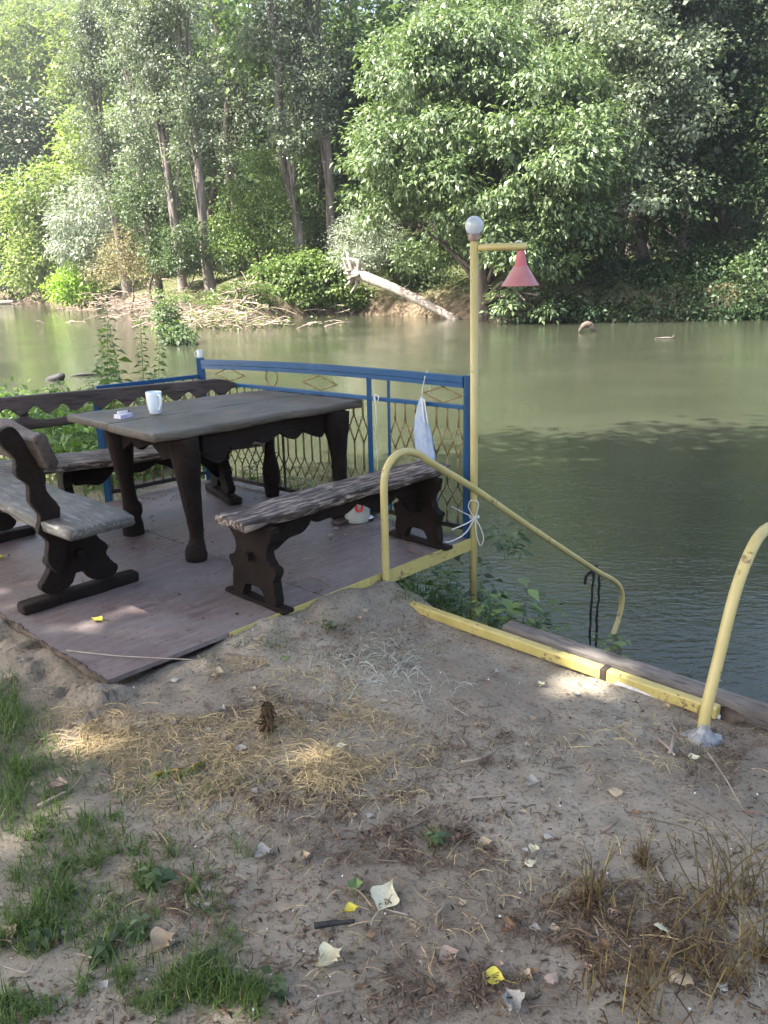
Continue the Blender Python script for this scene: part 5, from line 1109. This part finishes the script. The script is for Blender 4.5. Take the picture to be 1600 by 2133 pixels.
# dead weeds on the right
def dead_weed(label, seed, h, nst, nbl, rad):
    rg = np.random.default_rng(seed); t = thing('dead_weed', label, 'weed', (0,0,0), 0, 'dead weeds at the lower right'); m = MB()
    for i in range(nst):
        a = rg.random()*6.28; b = np.array([rg.normal()*rad*.5, rg.normal()*rad*.5, -.02]); L = h*(.5+.6*rg.random()); ln = .2+.9*rg.random()
        k = b+np.array([math.cos(a)*L*.28*ln, math.sin(a)*L*.28*ln, L*.6]); e = k+np.array([math.cos(a+rg.normal()*.5)*L*.45*ln, math.sin(a+rg.normal()*.5)*L*.45*ln, L*(.45-.55*ln*rg.random())])
        q = cr([b, (b+k)/2+rg.normal(size=3)*.008, k, e], 3); m.tube(q, np.linspace(.0022, .0010, len(q)), 5)
    m.build('stems', M['weedst'], t, True)
    P = rg.normal(size=(nbl, 3))*[rad, rad, 0]; obj('withered_blades', blades('withered_blades', P, h*(.15+.36*rg.random(nbl)), .0055, M['weed'], 2.6, seed), t)['kind'] = 'stuff'
    P = rg.normal(size=(nbl//7, 3))*[rad*1.3, rad*1.3, 0]; obj('straw_blades', blades('straw_blades', P, h*(.3+.7*rg.random(len(P))), .0022, M['weedstraw'], 2.2, seed+1), t)['kind'] = 'stuff'
    return t
M['weedst'] = simple('dead_stem', (.06,.042,.016), (.17,.125,.042), 14, .7)
dw = [dead_weed('x', 131, .25, 9, 90, .03), dead_weed('x', 132, .44, 10, 26, .06), dead_weed('x', 133, .13, 3, 70, .05)]
for i, (px, py, k, sc, lb_) in enumerate(((1235,1880,0,1.,'dark brown dead weed tuft with upright stalks, leftmost of the weeds'),(1180,1890,2,.8,'flat rotten weed patch left of the dark upright tuft'),(1490,1900,1,1.1,'tall yellowish dead stems at the right border'),(1420,1960,2,1.2,'curled rotten brown weed ring around the pale leaf tip'),(1385,1870,2,.9,'low brown weed behind the pale leaf tip'),(1560,1880,1,.9,'dead stems leaning in at the right border behind the tall ones'),(1340,2090,1,1.,'dry stems with thin straws at the bottom right'),(1530,2050,1,.85,'straggling yellow stems near the lower right corner'),(1265,2050,2,1.,'matted brown weed below the dark upright tuft'),(1460,2010,2,.9,'dark mat of weed right of the tan curled leaf'),(1340,1790,0,.6,'thin bent dark stalks above the weed patch'),(1590,1990,0,.9,'brown weed clump cut by the right border'))):
    place(dw[k], onground(px, py), i*1.9, sc, lb_)

# haze: the sunny air of the valley
hm, nt, out = newmat('valley_haze'); pv = nd(nt, 'ShaderNodeVolumePrincipled'); pv.inputs['Color'].default_value = (.95, .97, 1., 1); pv.inputs['Density'].default_value = .0007; pv.inputs['Anisotropy'].default_value = .72; nt.links.new(pv.outputs[0], out.inputs['Volume'])
hb = MB().box(-300, 240, -80, 380, -6, 135).build('haze', hm); hb['kind'] = 'stuff'; hb['label'] = 'thin sunny haze in the valley air'
# ------------------------------------------------------------------ light and camera
SUN_DIR = np.array([-.93, -.30, 0]); EL = R(52)
sd = SUN_DIR/np.linalg.norm(SUN_DIR)*math.cos(EL)+np.array([0, 0, math.sin(EL)])
w = bpy.data.worlds.new('World'); SC.world = w; w.use_nodes = True; nt = w.node_tree; bg = nt.nodes['Background']
sk = nt.nodes.new('ShaderNodeTexSky'); sk.sky_type = 'NISHITA'; sk.sun_disc = False; sk.sun_elevation = EL; sk.sun_rotation = math.atan2(sd[0], sd[1]); sk.dust_density = 4.; sk.ozone_density = .4; sk.air_density = 1.
nt.links.new(sk.outputs[0], bg.inputs[0]); bg.inputs[1].default_value = .12
sl = bpy.data.lights.new('sun', 'SUN'); sl.energy = 5.0; sl.angle = R(.53); sl.color = (1, .95, .86)
so = bpy.data.objects.new('sun', sl); COL.objects.link(so); so.rotation_euler = Vector(sd).to_track_quat('Z', 'Y').to_euler()
cam = bpy.data.cameras.new('camera'); co = bpy.data.objects.new('camera', cam); COL.objects.link(co); SC.camera = co
cam.sensor_fit = 'VERTICAL'; cam.sensor_height = 36; cam.lens = F_/2133*36; cam.clip_start = .05; cam.clip_end = 2000
mat = Matrix.Identity(4)
for i in range(3): mat[i][0] = RT[i]; mat[i][1] = UP[i]; mat[i][2] = -FW[i]; mat[i][3] = EYE[i]
co.matrix_world = mat
SC.view_settings.view_transform = 'Standard'; SC.view_settings.look = 'None'; SC.view_settings.exposure = 2.32; SC.view_settings.gamma = 1.
SC.cycles.max_bounces = 6; SC.cycles.transparent_max_bounces = 4; SC.cycles.use_denoising = True
